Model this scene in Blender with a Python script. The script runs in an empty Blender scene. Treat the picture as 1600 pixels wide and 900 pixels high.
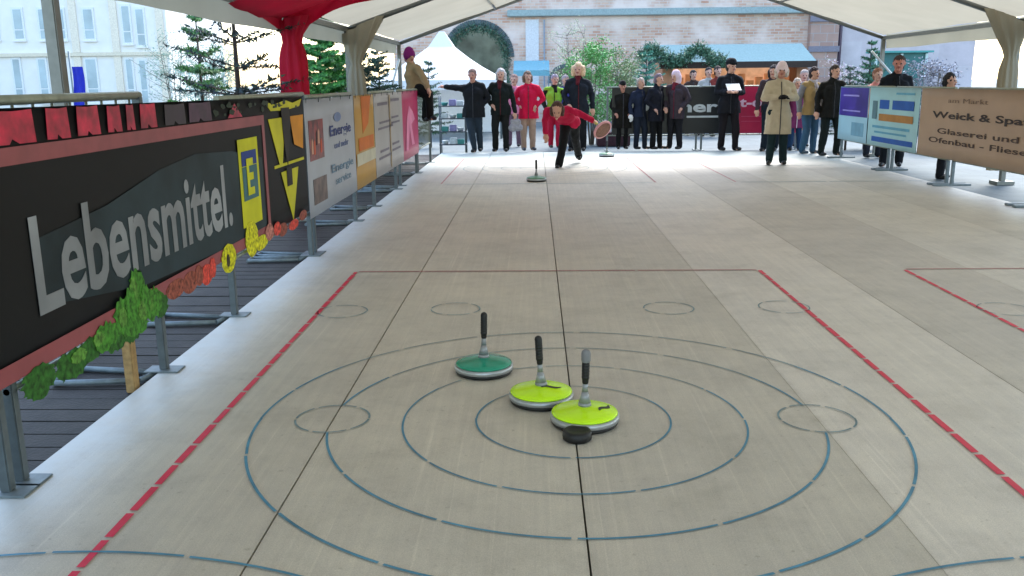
import bpy, bmesh, math, random
from mathutils import Vector, Matrix, noise
random.seed(11)
S = bpy.context.scene
COL = S.collection
R = math.radians
PI = math.pi
# ------------------------------------------------------------ camera
EYE = 1.45
FPX = 1398.5
TH, PS, RO = 0.2275, 0.0275, 0.0106
FW = Vector((-math.sin(PS)*math.cos(TH), math.cos(PS)*math.cos(TH), -math.sin(TH)))
RT = Vector((math.cos(PS), math.sin(PS), 0))
DN = -RT.cross(FW)
R2 = RT*math.cos(RO) + DN*math.sin(RO)
D2 = -RT*math.sin(RO) + DN*math.cos(RO)
cam = bpy.data.cameras.new('camera')
camo = bpy.data.objects.new('camera', cam)
COL.objects.link(camo)
U = -D2
camo.matrix_world = Matrix(((R2.x, U.x, -FW.x, 0), (R2.y, U.y, -FW.y, 0), (R2.z, U.z, -FW.z, EYE), (0, 0, 0, 1)))
cam.sensor_width = 36
cam.lens = FPX/1600*36
cam.clip_start = 0.05
cam.clip_end = 600
S.camera = camo
# ------------------------------------------------------------ world, sun, exposure
W = bpy.data.worlds.new('World')
S.world = W
W.use_nodes = True
nt = W.node_tree
bg = nt.nodes['Background']
sky = nt.nodes.new('ShaderNodeTexSky')
sky.sky_type = 'NISHITA'
sky.sun_disc = False
sky.sun_elevation = R(50)
sky.sun_rotation = R(20)
sky.air_density = 1.3
sky.dust_density = 1.5
sky.ozone_density = 1.6
nt.links.new(sky.outputs[0], bg.inputs[0])
bg.inputs[1].default_value = 0.15
sun = bpy.data.lights.new('sun', 'SUN')
sun.energy = 1.2
sun.angle = R(25)
sun.color = (1.0, 0.97, 0.93)
suno = bpy.data.objects.new('sun', sun)
suno.rotation_euler = (R(40), 0, R(20+180-20-20))
suno.rotation_euler = Vector((math.sin(R(20))*math.cos(R(50)), math.cos(R(20))*math.cos(R(50)), math.sin(R(50)))).to_track_quat('Z', 'Y').to_euler()
COL.objects.link(suno)
S.view_settings.view_transform = 'Standard'
S.view_settings.look = 'None'
S.view_settings.gamma = 1
S.view_settings.exposure = 2.15
S.render.engine = 'CYCLES'
S.cycles.max_bounces = 10
S.cycles.transmission_bounces = 6
S.cycles.diffuse_bounces = 5

# ------------------------------------------------------------ survey helpers: pixel of the photo -> point on a known plane
def ray(x, y): return FW + R2*((x-800)/FPX) + D2*((y-450)/FPX)
def atZ(x, y, z=0.0):
    v = ray(x, y); t = (z-EYE)/v.z; return Vector((t*v.x, t*v.y, z))
def atY(x, y, Y):
    v = ray(x, y); t = Y/v.y; return Vector((t*v.x, Y, EYE+t*v.z))
# ------------------------------------------------------------ materials
def lin(h):
    h = h.lstrip('#'); o = []
    for i in (0, 2, 4):
        c = int(h[i:i+2], 16)/255
        o.append(c/12.92 if c <= .04045 else ((c+.055)/1.055)**2.4)
    return (o[0], o[1], o[2], 1)
_m = {}
def mat(name, col, rough=.7, metal=0, spec=.5, var=.12, scale=20, bump=0, bscale=60, translucent=0, emit=0):
    if name in _m: return _m[name]
    m = bpy.data.materials.new(name); m.use_nodes = True
    t = m.node_tree; p = t.nodes['Principled BSDF']
    c = lin(col) if isinstance(col, str) else (*col, 1)
    tc = t.nodes.new('ShaderNodeTexCoord')
    n = t.nodes.new('ShaderNodeTexNoise'); n.inputs['Scale'].default_value = scale; n.inputs['Detail'].default_value = 6
    t.links.new(tc.outputs['Object'], n.inputs['Vector'])
    r = t.nodes.new('ShaderNodeValToRGB')
    r.color_ramp.elements[0].position = .3; r.color_ramp.elements[1].position = .7
    r.color_ramp.elements[0].color = (*[x*(1-var) for x in c[:3]], 1)
    r.color_ramp.elements[1].color = (*[min(1, x*(1+var)) for x in c[:3]], 1)
    t.links.new(n.outputs[0], r.inputs[0]); t.links.new(r.outputs[0], p.inputs['Base Color'])
    p.inputs['Roughness'].default_value = rough; p.inputs['Metallic'].default_value = metal
    p.inputs['Specular IOR Level'].default_value = spec
    if bump:
        n2 = t.nodes.new('ShaderNodeTexNoise'); n2.inputs['Scale'].default_value = bscale; n2.inputs['Detail'].default_value = 5
        t.links.new(tc.outputs['Object'], n2.inputs['Vector'])
        b = t.nodes.new('ShaderNodeBump'); b.inputs['Strength'].default_value = bump; b.inputs['Distance'].default_value = .01
        t.links.new(n2.outputs[0], b.inputs['Height']); t.links.new(b.outputs[0], p.inputs['Normal'])
    if translucent:
        tr = t.nodes.new('ShaderNodeBsdfTranslucent'); t.links.new(r.outputs[0], tr.inputs[0])
        mx = t.nodes.new('ShaderNodeMixShader'); mx.inputs[0].default_value = translucent
        t.links.new(p.outputs[0], mx.inputs[1]); t.links.new(tr.outputs[0], mx.inputs[2])
        t.links.new(mx.outputs[0], t.nodes['Material Output'].inputs[0])
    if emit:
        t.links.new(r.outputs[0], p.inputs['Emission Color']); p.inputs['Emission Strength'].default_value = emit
    _m[name] = m
    return m
def grid_of(t, vec, sx, sy, mortar, c1, c2, cm, bw=.5, rh=.25, off=.5):
    b = t.nodes.new('ShaderNodeTexBrick')
    b.inputs['Scale'].default_value = 1
    b.inputs['Brick Width'].default_value = bw; b.inputs['Row Height'].default_value = rh
    b.inputs['Mortar Size'].default_value = mortar; b.offset = off
    b.inputs['Color1'].default_value = c1; b.inputs['Color2'].default_value = c2; b.inputs['Mortar'].default_value = cm
    t.links.new(vec, b.inputs['Vector'])
    return b
def brickmat(name, c1, c2, cm, bw, rh, mortar=.01, axes='xz', rough=.8, patch=None, bump=.4):
    m = bpy.data.materials.new(name); m.use_nodes = True
    t = m.node_tree; p = t.nodes['Principled BSDF']
    tc = t.nodes.new('ShaderNodeTexCoord')
    sep = t.nodes.new('ShaderNodeSeparateXYZ'); cmb = t.nodes.new('ShaderNodeCombineXYZ')
    t.links.new(tc.outputs['Object'], sep.inputs[0])
    t.links.new(sep.outputs['xyz'.index(axes[0])], cmb.inputs[0]); t.links.new(sep.outputs['xyz'.index(axes[1])], cmb.inputs[1])
    b = grid_of(t, cmb.outputs[0], 1, 1, mortar, lin(c1), lin(c2), lin(cm), bw, rh)
    n = t.nodes.new('ShaderNodeTexNoise'); n.inputs['Scale'].default_value = 1.3; n.inputs['Detail'].default_value = 8; n.inputs['Roughness'].default_value = .7
    t.links.new(tc.outputs['Object'], n.inputs['Vector'])
    mx = t.nodes.new('ShaderNodeMix'); mx.data_type = 'RGBA'; mx.blend_type = 'MULTIPLY'
    mx.inputs[0].default_value = .5
    t.links.new(b.outputs[0], mx.inputs[6]); t.links.new(n.outputs[0], mx.inputs[7])
    out = mx.outputs[2]
    if patch:
        n3 = t.nodes.new('ShaderNodeTexNoise'); n3.inputs['Scale'].default_value = .7; n3.inputs['Detail'].default_value = 4
        t.links.new(tc.outputs['Object'], n3.inputs['Vector'])
        rr = t.nodes.new('ShaderNodeMapRange'); rr.inputs[1].default_value = .45; rr.inputs[2].default_value = .62
        t.links.new(n3.outputs[0], rr.inputs[0])
        m2 = t.nodes.new('ShaderNodeMix'); m2.data_type = 'RGBA'
        t.links.new(rr.outputs[0], m2.inputs[0]); t.links.new(out, m2.inputs[6]); m2.inputs[7].default_value = lin(patch)
        out = m2.outputs[2]
    t.links.new(out, p.inputs['Base Color'])
    p.inputs['Roughness'].default_value = rough
    bp = t.nodes.new('ShaderNodeBump'); bp.inputs['Strength'].default_value = bump; bp.inputs['Distance'].default_value = .01
    t.links.new(b.outputs['Fac'], bp.inputs['Height']); bp.invert = True; t.links.new(bp.outputs[0], p.inputs['Normal'])
    return m
def floor_material():
    m = bpy.data.materials.new('rink board'); m.use_nodes = True
    t = m.node_tree; p = t.nodes['Principled BSDF']; L = t.links
    tc = t.nodes.new('ShaderNodeTexCoord')
    sep = t.nodes.new('ShaderNodeSeparateXYZ'); L.new(tc.outputs['Object'], sep.inputs[0])
    def math_(op, a, b=None):
        n = t.nodes.new('ShaderNodeMath'); n.operation = op
        for i, v in enumerate((a, b)):
            if v is None: continue
            if isinstance(v, (int, float)): n.inputs[i].default_value = v
            else: L.new(v, n.inputs[i])
        return n.outputs[0]
    def noise_(scale, detail=6, rough=.6, stretch=None):
        n = t.nodes.new('ShaderNodeTexNoise'); n.inputs['Scale'].default_value = scale; n.inputs['Detail'].default_value = detail; n.inputs['Roughness'].default_value = rough
        if stretch:
            mp = t.nodes.new('ShaderNodeMapping'); mp.inputs['Scale'].default_value = stretch
            L.new(tc.outputs['Object'], mp.inputs[0]); L.new(mp.outputs[0], n.inputs['Vector'])
        else: L.new(tc.outputs['Object'], n.inputs['Vector'])
        return n.outputs[0]
    lane = math_('FLOOR', math_('DIVIDE', math_('SUBTRACT', sep.outputs[0], .162-1.061*4), 1.061))
    base = t.nodes.new('ShaderNodeValToRGB'); base.color_ramp.interpolation = 'CONSTANT'
    li = math_('DIVIDE', math_('ADD', lane, .5), 10)
    cr = base.color_ramp; tones = ['#c1baae']*3+['#c5beb1', '#beb7ab', '#cfc8be', '#beb7ad', '#cac4ba', '#c0bab0', '#c5bfb4']
    cr.elements[0].color = lin(tones[0]); cr.elements[1].position = .3; cr.elements[1].color = lin(tones[3])
    for q in range(4, 10): e = cr.elements.new(q/10); e.color = lin(tones[q])
    L.new(li, base.inputs[0])
    def mulmix(src, fac, lo, hi, c0, c1):
        r = t.nodes.new('ShaderNodeValToRGB'); r.color_ramp.elements[0].position = lo; r.color_ramp.elements[1].position = hi
        r.color_ramp.elements[0].color = (*c0, 1); r.color_ramp.elements[1].color = (*c1, 1); L.new(src, r.inputs[0])
        x = t.nodes.new('ShaderNodeMix'); x.data_type = 'RGBA'; x.blend_type = 'MULTIPLY'; x.inputs[0].default_value = 1
        L.new(fac, x.inputs[6]); L.new(r.outputs[0], x.inputs[7]); return x.outputs[2]
    c = base.outputs[0]
    c = mulmix(noise_(1.1, 8, .65), c, .3, .7, (.86, .87, .88), (1.06, 1.05, 1.02))
    c = mulmix(noise_(7, 6, .7), c, .3, .7, (.93, .93, .94), (1.05, 1.05, 1.04))
    c = mulmix(noise_(220, 3, .8), c, .3, .7, (.78, .79, .79), (1.2, 1.19, 1.18))
    c = mulmix(noise_(4, 6, .7, (6, .25, 1)), c, .35, .65, (.95, .95, .96), (1.03, 1.03, 1.02))
    # scuffs and faint stone tracks along the lanes, small dark specks
    c = mulmix(noise_(3, 8, .75, (14, .12, 1)), c, .42, .62, (.95, .95, .95), (1.02, 1.02, 1.02))
    c = mulmix(noise_(34, 2, .5), c, .24, .34, (.8, .79, .77), (1, 1, 1))
    c = mulmix(noise_(2.2, 9, .8), c, .36, .5, (.93, .92, .9), (1, 1, 1))
    # light slide scratches and grime gathered along the joints
    c = mulmix(noise_(2.2, 3, .45, (22, .22, 1)), c, .655, .675, (1, 1, 1), (1.09, 1.09, 1.09))
    fr = math_('ABSOLUTE', math_('SUBTRACT', math_('FRACT', math_('DIVIDE', math_('SUBTRACT', sep.outputs[0], .162-1.061*4), 1.061)), .5))
    gr = math_('ADD', math_('MULTIPLY', math_('SUBTRACT', fr, .5), 9), math_('MULTIPLY', noise_(9, 6, .75), .9))
    c = mulmix(gr, c, .3, .62, (1, 1, 1), (.84, .825, .8))
    # boards shift to pale blue-grey toward their left edge, border broken by noise
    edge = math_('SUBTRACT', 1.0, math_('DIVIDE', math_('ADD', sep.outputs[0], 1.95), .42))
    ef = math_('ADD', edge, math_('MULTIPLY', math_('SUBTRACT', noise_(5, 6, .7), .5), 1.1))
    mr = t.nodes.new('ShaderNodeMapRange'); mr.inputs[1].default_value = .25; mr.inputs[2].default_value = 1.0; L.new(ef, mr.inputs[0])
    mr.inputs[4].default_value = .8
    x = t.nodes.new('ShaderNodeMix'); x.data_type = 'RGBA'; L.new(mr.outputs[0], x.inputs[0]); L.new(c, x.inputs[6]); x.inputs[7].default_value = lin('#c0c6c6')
    back = math_('DIVIDE', math_('SUBTRACT', sep.outputs[1], 14.6), 3.0)  # cyan sky sheen toward the far end, painted into the board colour
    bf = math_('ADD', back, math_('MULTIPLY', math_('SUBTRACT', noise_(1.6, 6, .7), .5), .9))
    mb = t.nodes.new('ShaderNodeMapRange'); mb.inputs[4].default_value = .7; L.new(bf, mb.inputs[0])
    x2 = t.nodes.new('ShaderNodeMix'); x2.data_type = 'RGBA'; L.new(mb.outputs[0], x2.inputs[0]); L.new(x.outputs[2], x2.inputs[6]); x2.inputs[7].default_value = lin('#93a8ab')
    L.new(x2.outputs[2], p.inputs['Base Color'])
    rr = t.nodes.new('ShaderNodeMapRange'); rr.inputs[3].default_value = .42; rr.inputs[4].default_value = .62; L.new(noise_(3, 6, .7), rr.inputs[0]); L.new(rr.outputs[0], p.inputs['Roughness'])
    b = t.nodes.new('ShaderNodeBump'); b.inputs['Strength'].default_value = .25; b.inputs['Distance'].default_value = .002
    L.new(noise_(260, 3, .7), b.inputs['Height']); L.new(b.outputs[0], p.inputs['Normal'])
    return m
# ------------------------------------------------------------ mesh helpers
def link(name, bm, m, parent=None, smooth=False, loc=None):
    me = bpy.data.meshes.new(name); bm.to_mesh(me); bm.free()
    for x in (m if isinstance(m, list) else [m]): me.materials.append(x)
    if smooth:
        for f in me.polygons: f.use_smooth = True
    o = bpy.data.objects.new(name, me); COL.objects.link(o)
    if loc is not None: o.location = loc
    if parent: o.parent = parent
    return o
def tag(o, label=None, cat=None, group=None, kind=None):
    if label: o['label'] = label
    if cat: o['category'] = cat
    if group: o['group'] = group
    if kind: o['kind'] = kind
    return o
def empty(name, loc=(0, 0, 0), rz=0, label=None, cat=None, group=None):
    o = bpy.data.objects.new(name, None); COL.objects.link(o); o.location = loc; o.rotation_euler.z = rz
    o.empty_display_size = .1
    return tag(o, label, cat, group)
def copy_tree(o, parent=None):
    c = o.copy(); COL.objects.link(c); c.parent = parent
    for ch in [k for k in bpy.data.objects if k.parent == o]: copy_tree(ch, c)
    return c
def box(bm, x0, x1, y0, y1, z0, z1, mi=0, bev=0):
    vs = [bm.verts.new(p) for p in ((x0, y0, z0), (x1, y0, z0), (x1, y1, z0), (x0, y1, z0), (x0, y0, z1), (x1, y0, z1), (x1, y1, z1), (x0, y1, z1))]
    fs = [bm.faces.new([vs[i] for i in q]) for q in ((3, 2, 1, 0), (4, 5, 6, 7), (0, 1, 5, 4), (1, 2, 6, 5), (2, 3, 7, 6), (3, 0, 4, 7))]
    for f in fs: f.material_index = mi
    if bev:
        es = list({e for f in fs for e in f.edges})
        bmesh.ops.bevel(bm, geom=es, offset=bev, segments=2, affect='EDGES')
def quad(bm, *ps, mi=0):
    f = bm.faces.new([bm.verts.new(p) for p in ps]); f.material_index = mi; return f
def tube(bm, p0, p1, r0, r1=None, n=10, cap=True, mi=0):
    p0, p1 = Vector(p0), Vector(p1); r1 = r0 if r1 is None else r1
    d = (p1-p0).normalized(); a = d.orthogonal().normalized(); b = d.cross(a)
    A = [bm.verts.new(p0+(a*math.cos(2*PI*i/n)+b*math.sin(2*PI*i/n))*r0) for i in range(n)]
    B = [bm.verts.new(p1+(a*math.cos(2*PI*i/n)+b*math.sin(2*PI*i/n))*r1) for i in range(n)]
    for i in range(n):
        f = bm.faces.new((A[i], A[(i+1) % n], B[(i+1) % n], B[i])); f.smooth = True; f.material_index = mi
    if cap:
        bm.faces.new(A[::-1]).material_index = mi; bm.faces.new(B).material_index = mi
def polytube(bm, pts, r, n=8):
    for a, b in zip(pts, pts[1:]): tube(bm, a, b, r, n=n)
def capsule(bm, p0, p1, r0, r1, n=14):
    p0, p1 = Vector(p0), Vector(p1); d = p1-p0
    if d.length < 1e-5: d = Vector((0, 0, 1e-4)); p1 = p0+d
    d.normalize(); a = d.orthogonal().normalized(); b = d.cross(a)
    rings = []
    for k in range(1, 5):
        t = PI/2*k/4; rings.append((p0-d*r0*math.cos(t), r0*math.sin(t)))
    for k in range(3, -1, -1):
        t = PI/2*(k+0)/4
        if k == 3: rings.append((p1, r1))
        if k > 0: rings.append((p1+d*r1*math.cos(t), r1*math.sin(t)))
    V = [[bm.verts.new(c+(a*math.cos(2*PI*i/n)+b*math.sin(2*PI*i/n))*r) for i in range(n)] for c, r in rings]
    for u, v in zip(V, V[1:]):
        for i in range(n): bm.faces.new((u[i], u[(i+1) % n], v[(i+1) % n], v[i]))
    s = bm.verts.new(p0-d*r0); e = bm.verts.new(p1+d*r1)
    for i in range(n):
        bm.faces.new((s, V[0][(i+1) % n], V[0][i])); bm.faces.new((e, V[-1][i], V[-1][(i+1) % n]))
def lathe(bm, prof, n=48, mi=0, mis=None):
    V = []
    for r, z in prof:
        V.append([bm.verts.new((r*math.cos(2*PI*i/n), r*math.sin(2*PI*i/n), z)) for i in range(n)] if r > 1e-6 else [bm.verts.new((0, 0, z))])
    for k, (u, v) in enumerate(zip(V, V[1:])):
        for i in range(n):
            j = (i+1) % n
            if len(u) == 1: f = bm.faces.new((u[0], v[i], v[j]))
            elif len(v) == 1: f = bm.faces.new((u[i], u[j], v[0]))
            else: f = bm.faces.new((u[i], u[j], v[j], v[i]))
            f.smooth = True; f.material_index = mis[k] if mis else mi
    bmesh.ops.recalc_face_normals(bm, faces=bm.faces)
def bake(o, voxel, smooth=3, fold=0, fs=9):
    """union the overlapping capsules of o into one skin"""
    r = o.modifiers.new('r', 'REMESH'); r.mode = 'VOXEL'; r.voxel_size = voxel
    s = o.modifiers.new('s', 'SMOOTH'); s.factor = .6; s.iterations = smooth
    dg = bpy.context.evaluated_depsgraph_get()
    me = bpy.data.meshes.new_from_object(o.evaluated_get(dg))
    o.modifiers.clear()
    old = o.data; ms = list(old.materials)
    if fold:
        me.calc_loop_triangles() if False else None
        nv = [v.normal.copy() for v in me.vertices]
        seed = random.random()*50
        for v, n in zip(me.vertices, nv):
            c = v.co
            k = noise.noise(Vector((c.x*fs*1.5+seed, c.y*fs*1.5, c.z*fs*.55+c.x*3)))+.45*noise.noise(Vector((c.x*fs*2+seed, c.y*fs*2+c.z*6, c.z*fs*2.2)))
            v.co = c+n*k*fold
    for f in me.polygons: f.use_smooth = True
    me.materials.clear()
    for x in ms: me.materials.append(x)
    o.data = me; bpy.data.meshes.remove(old)
    return o
def text_mesh(name, s, m, parent, M, width=None, height=None, thick=.0015, bold=0, shear=0):
    """lettering as real thin letters; M places the text's x/y plane"""
    c = bpy.data.curves.new(name, 'FONT'); c.body = s; c.extrude = thick/2; c.offset = bold; c.shear = shear; c.resolution_u = 3
    t = bpy.data.objects.new(name, c); COL.objects.link(t)
    dg = bpy.context.evaluated_depsgraph_get()
    me = bpy.data.meshes.new_from_object(t.evaluated_get(dg)); bpy.data.objects.remove(t)
    xs = [v.co.x for v in me.vertices]; ys = [v.co.y for v in me.vertices]
    x0, x1, y0, y1 = min(xs), max(xs), min(ys), max(ys)
    for v in me.vertices:
        v.co.x = (v.co.x-x0)*(width/(x1-x0)); v.co.y = (v.co.y-y0)*(height/(y1-y0))
        v.co = M @ v.co
    me.materials.clear(); me.materials.append(m)
    o = bpy.data.objects.new(name, me); COL.objects.link(o); o.parent = parent
    return o
def frame_mat(o, ux, uy):
    ux = Vector(ux).normalized(); uy = Vector(uy).normalized(); uz = ux.cross(uy)
    return Matrix(((ux.x, uy.x, uz.x, o[0]), (ux.y, uy.y, uz.y, o[1]), (ux.z, uy.z, uz.z, o[2]), (0, 0, 0, 1)))

# ============================================================ THE SETTING
bm = bmesh.new(); quad(bm, (-250, -60, -.06), (250, -60, -.06), (250, 400, -.06), (-250, 400, -.06))
tag(link('ground', bm, brickmat('pale paving', '#6a7678', '#747f81', '#5e696c', .6, .4, .008, 'xy')), kind='structure')
SEAM = 1.061; S0 = .162
XL, XR, Y0, Y1 = -1.95, 5.58, -1.5, 18.75
bm = bmesh.new()
edges = [XL]+[S0+SEAM*k for k in (-1, 0, 1, 2, 3, 4, 5) if S0+SEAM*k < XR-.1]+[XR]
for i, (a, b) in enumerate(zip(edges, edges[1:])):
    ga = .0034 if i in (1, 2) else (.0012 if i else 0)
    gb = .0034 if i in (0, 1) else (.0012 if i < len(edges)-2 else 0)
    box(bm, a+ga, b-gb, Y0, Y1, -.045, (0, -.0006, .0004, -.0004, .0005, 0, -.0004, 0)[i])
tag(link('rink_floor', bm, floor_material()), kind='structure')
bm = bmesh.new(); quad(bm, (XL+.01, Y0+.01, -.04), (XR-.01, Y0+.01, -.04), (XR-.01, Y1-.01, -.04), (XL+.01, Y1-.01, -.04))
tag(link('rink_underlay', bm, mat('black underlay', '#0c0b0a', .9)), kind='structure')
bm = bmesh.new()
y = -1.2
while y < 18.6:
    d = random.uniform(.135, .15)
    box(bm, -3.35+random.uniform(-.02, .02), XL-.012, y, y+d-.012, -.055, -.028-random.uniform(0, .004)); y += d
tag(link('side_decking', bm, mat('weathered dark decking', '#2b2724', .75, var=.45, scale=7, bump=.4)), kind='structure')

# painted marks on the floor: one thin sheet each
red = mat('red marking tape', '#cf1440', .5, var=.1); redthin = mat('faded red line', '#a86868', .6, var=.2)
blue = mat('blue ring paint', '#46809a', .6, var=.3, scale=9)
blue_f = mat('worn ring paint', '#6d868c', .6, var=.3, scale=9)
Zp = .004
def dash_line(bm, p, q, w, dash, gap, jit=.12):
    p, q = Vector((*p, 0)), Vector((*q, 0)); L = (q-p).length; d = (q-p)/L; n = Vector((-d.y, d.x, 0)); s = 0
    while s < L-.01:
        e = min(L, s+dash*random.uniform(1-jit, 1+jit)); ww = w*random.uniform(.9, 1.08)
        quad(bm, *[(p+d*t+n*o+Vector((0, 0, Zp))) for t, o in ((s, -ww/2), (e, -ww/2), (e, ww/2), (s, ww/2))]); s = e+gap
def ring(bm, cx, cy, r, w, dash, gap, a0=0, a1=2*PI, thin_far=True, zz=0):
    a = a0
    while a < a1-.005:
        b = min(a1, a+dash*random.uniform(.8, 1.2)/r); k = max(2, int((b-a)/.04)); rr = r+random.uniform(-.002, .002)
        for i in range(k):
            u0, u1 = a+(b-a)*i/k, a+(b-a)*(i+1)/k
            quad(bm, (cx+(rr-w/2)*math.cos(u0), cy+(rr-w/2)*math.sin(u0), Zp+zz), (cx+(rr+w/2)*math.cos(u0), cy+(rr+w/2)*math.sin(u0), Zp+zz),
                 (cx+(rr+w/2)*math.cos(u1), cy+(rr+w/2)*math.sin(u1), Zp+zz), (cx+(rr-w/2)*math.cos(u1), cy+(rr-w/2)*math.sin(u1), Zp+zz))
        a = b+gap/r
h = EYE
RL, RR, RZ = -.9708*h, 1.193*h, 4.703*h
CXr, CYr = .1103*h, 2.5564*h
r1, r2_, r3, r4, rs = .2929*h, .5121*h, .7315*h, .9517*h, .1116*h
CP = 4*SEAM
for k in (0, 1):
    dx = CP*k
    bm = bmesh.new()
    dash_line(bm, (RL+dx, .4), (RL+dx, RZ), .029, .185, .022)
    if dx+RR < XR: dash_line(bm, (RR+dx, .4), (RR+dx, RZ), .029, .185, .022)
    tag(link('court_line', bm, red), kind='structure')
    bm = bmesh.new(); dash_line(bm, (RL+dx+.02, RZ+.02), (min(RR+dx, XR)-.02, RZ+.02), .022, 2.2, .02)
    tag(link('court_back_line', bm, redthin), kind='structure')
    bm = bmesh.new(); bf = bmesh.new()
    if k == 0:
        for rr, w, dsh in ((r1, .0085, .7), (r2_, .009, .42), (r3, .0105, .5), (r4, .0115, .45)):
            g_ = R(9) if rr == r3 else 0
            ring(bm, CXr, CYr, rr, w, dsh, .02, PI+g_, 2*PI-g_)
            for a0_, a1_ in ((g_ if g_ else 0, R(32)), (R(148), PI-g_)): ring(bm, CXr, CYr, rr, w*.9, dsh, .02, a0_, a1_)
            ring(bf, CXr, CYr, rr, w*.8, dsh, .035, R(32), R(148))
        for sx in (-1, 1): ring(bf, CXr+sx*r3, CYr, rs, .009, .16, .02, zz=.0009)
        ring(bm, RL, .73, 1.82, .011, .45, .02, R(20), R(125), zz=.0007); ring(bm, RR, .73, 1.82, .011, .45, .02, R(55), R(160), zz=.0009)
        for p in ((-.8676, 3.862), (-.3624, 3.9), (.5936, 3.9), (1.1093, 3.913)): ring(bf, p[0]*h, p[1]*h, rs*.98, .009, .14, .03)
    else:
        for rr in (r1, r2_, r3, r4): ring(bm, CXr+dx, CYr, rr, .014, .45, .02, R(90), R(226))
        ring(bf, RL+dx+.15, 3.86*h, rs, .009, .14, .03)
    tag(link('target_ring_markings', bm, blue), kind='structure')
    tag(link('worn_ring_markings', bf, blue_f), kind='structure')
for k in (0, 1):
    dx = CP*k; ye = 17.2
    bm = bmesh.new(); dash_line(bm, (RL+dx+.04, 8.93*h), (RL+dx+.04, ye), .025, .3, .02)
    if k == 0: dash_line(bm, (RR, 8.93*h), (RR, ye), .025, .3, .02)
    tag(link('far_court_line', bm, redthin), kind='structure')
    bm = bmesh.new(); dash_line(bm, (RL+dx+.1, 8.9*h), (min(RR+dx, XR)-.06, 8.9*h), .03, 1.2, .05); dash_line(bm, (RL+dx+.6, 10.6*h), (min(RR+dx, XR)-.7, 10.6*h), .035, 1.2, .05)
    tag(link('far_cross_line', bm, blue_f), kind='structure')
    if k == 0:
        bm = bmesh.new()
        for rr in (r1, r2_, r3, r4): ring(bm, CXr, 15.3, rr, .012, .5, .03)
        tag(link('far_ring_markings', bm, blue_f), kind='structure')

# ============================================================ ICE STOCKS
M_blk = mat('black rubber', '#08080a', .55, var=.2, bump=.1)
M_sil = mat('grey metal rim', '#a4a9ad', .38, .7, var=.1)
M_grip = mat('black grip', '#0c0c0e', .5, var=.2)
M_cone = mat('grey stem', '#8f9296', .4, .3, var=.1)
M_lime = mat('lime lacquer', '#c0ee00', .22, var=.06, spec=.5, scale=9)
M_green = mat('green lacquer', '#138a6e', .22, var=.08)
M_teal = mat('dull green lacquer', '#5e8a72', .45)
def ice_stock(loc, plate, label, lean=(0, 0), grip_tip=False, mark=0, scale=1, cat='ice stock', emblem_rot=0):
    root = empty('ice_stock', loc, 0, label, cat, 'ice stocks on the rink')
    bm = bmesh.new(); lathe(bm, [(0, 0), (.128, 0), (.135, .004), (.138, .009), (.136, .0175), (0, .0175)]); link('running_sole', bm, M_blk, root)
    bm = bmesh.new(); lathe(bm, [(.12, .018), (.139, .018), (.143, .023), (.143, .036), (.139, .043), (.12, .043)]); link('rim_ring', bm, M_sil, root)
    bm = bmesh.new(); lathe(bm, [(.133, .044), (.137, .048), (.134, .053), (.11, .062), (.07, .072), (.03, .078), (.0, .079)]); pl = link('top_plate', bm, plate, root)
    st = Vector((0, 0, .076)); j = Vector((lean[0]*.5, lean[1]*.5, .178)); tip = Vector((lean[0], lean[1], .285))
    bm = bmesh.new(); tube(bm, st, st+(j-st)*.15, .028, .025, 20); tube(bm, st+(j-st)*.15, st+(j-st)*.6, .025, .013, 20); tube(bm, st+(j-st)*.6, j, .013, .011, 20); link('stem', bm, M_cone, root)
    bm = bmesh.new(); mid = j+(tip-j)*.55+Vector((-lean[0]*.12, 0, 0))
    capsule(bm, j, mid, .0135, .015); capsule(bm, mid, tip, .015, .0165)
    for k in range(6): q = j+(tip-j)*(.18+.12*k); capsule(bm, q, q+Vector((0, 0, .004)), .0165, .0165, 12)
    link('grip', bm, M_grip, root, True)
    if grip_tip:
        bm = bmesh.new(); capsule(bm, tip+Vector((0, 0, -.012)), tip+Vector((0, 0, .014)), .0195, .0195); link('grip_cap', bm, mat('grey cap', '#77787a', .5), root, True)
    if mark:
        bm = bmesh.new(); n = 14; pts = []
        for k in range(n+1):
            u = k/n; x = -.045+.09*u; yy = .008*math.sin(u*6.5)+.016*u*u
            pts.append((x, yy, .004+.006*math.sin(u*PI)))
        ca, sa = math.cos(emblem_rot), math.sin(emblem_rot)
        def onp(x, y):
            X = x*ca-y*sa+mark[0]; Y = x*sa+y*ca+mark[1]; r = math.hypot(X, Y)
            z = .079-.001*(r/.03) if r < .03 else (.078-.006*(r-.03)/.04 if r < .07 else .072-.010*(r-.07)/.04)
            return (X, Y, z+.0015)
        for a, b in zip(pts, pts[1:]):
            quad(bm, onp(a[0], a[1]-a[2]), onp(b[0], b[1]-b[2]), onp(b[0], b[1]+b[2]), onp(a[0], a[1]+a[2]))
        link('plate_emblem', bm, mat('dark emblem print', '#27320e', .5), pl)
    root.scale = (scale,)*3
    return root
def on_floor(x, y): v = atZ(x, y, .02); return (v.x, v.y, 0)
ice_stock((-.268, 4.36, 0), M_green, 'green ice stock with black handle, farthest back of the near three', (.005, 0), scale=1.05)
ice_stock((.022, 3.93, 0), M_lime, 'lime yellow ice stock with all black handle, left of the front one', (-.012, 0), mark=(.045, -.03), scale=1.05, emblem_rot=.1)
ice_stock((.208, 3.66, 0), M_lime, 'lime yellow ice stock touching the black puck, grey cap on its handle', (.004, 0), True, mark=(.085, -.01), scale=1.05, emblem_rot=.9)
g = atZ(838, 281, .02); ice_stock((g.x, g.y, 0), M_teal, 'dull green ice stock standing alone by the far cross line', (0, 0), scale=1.05)
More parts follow.
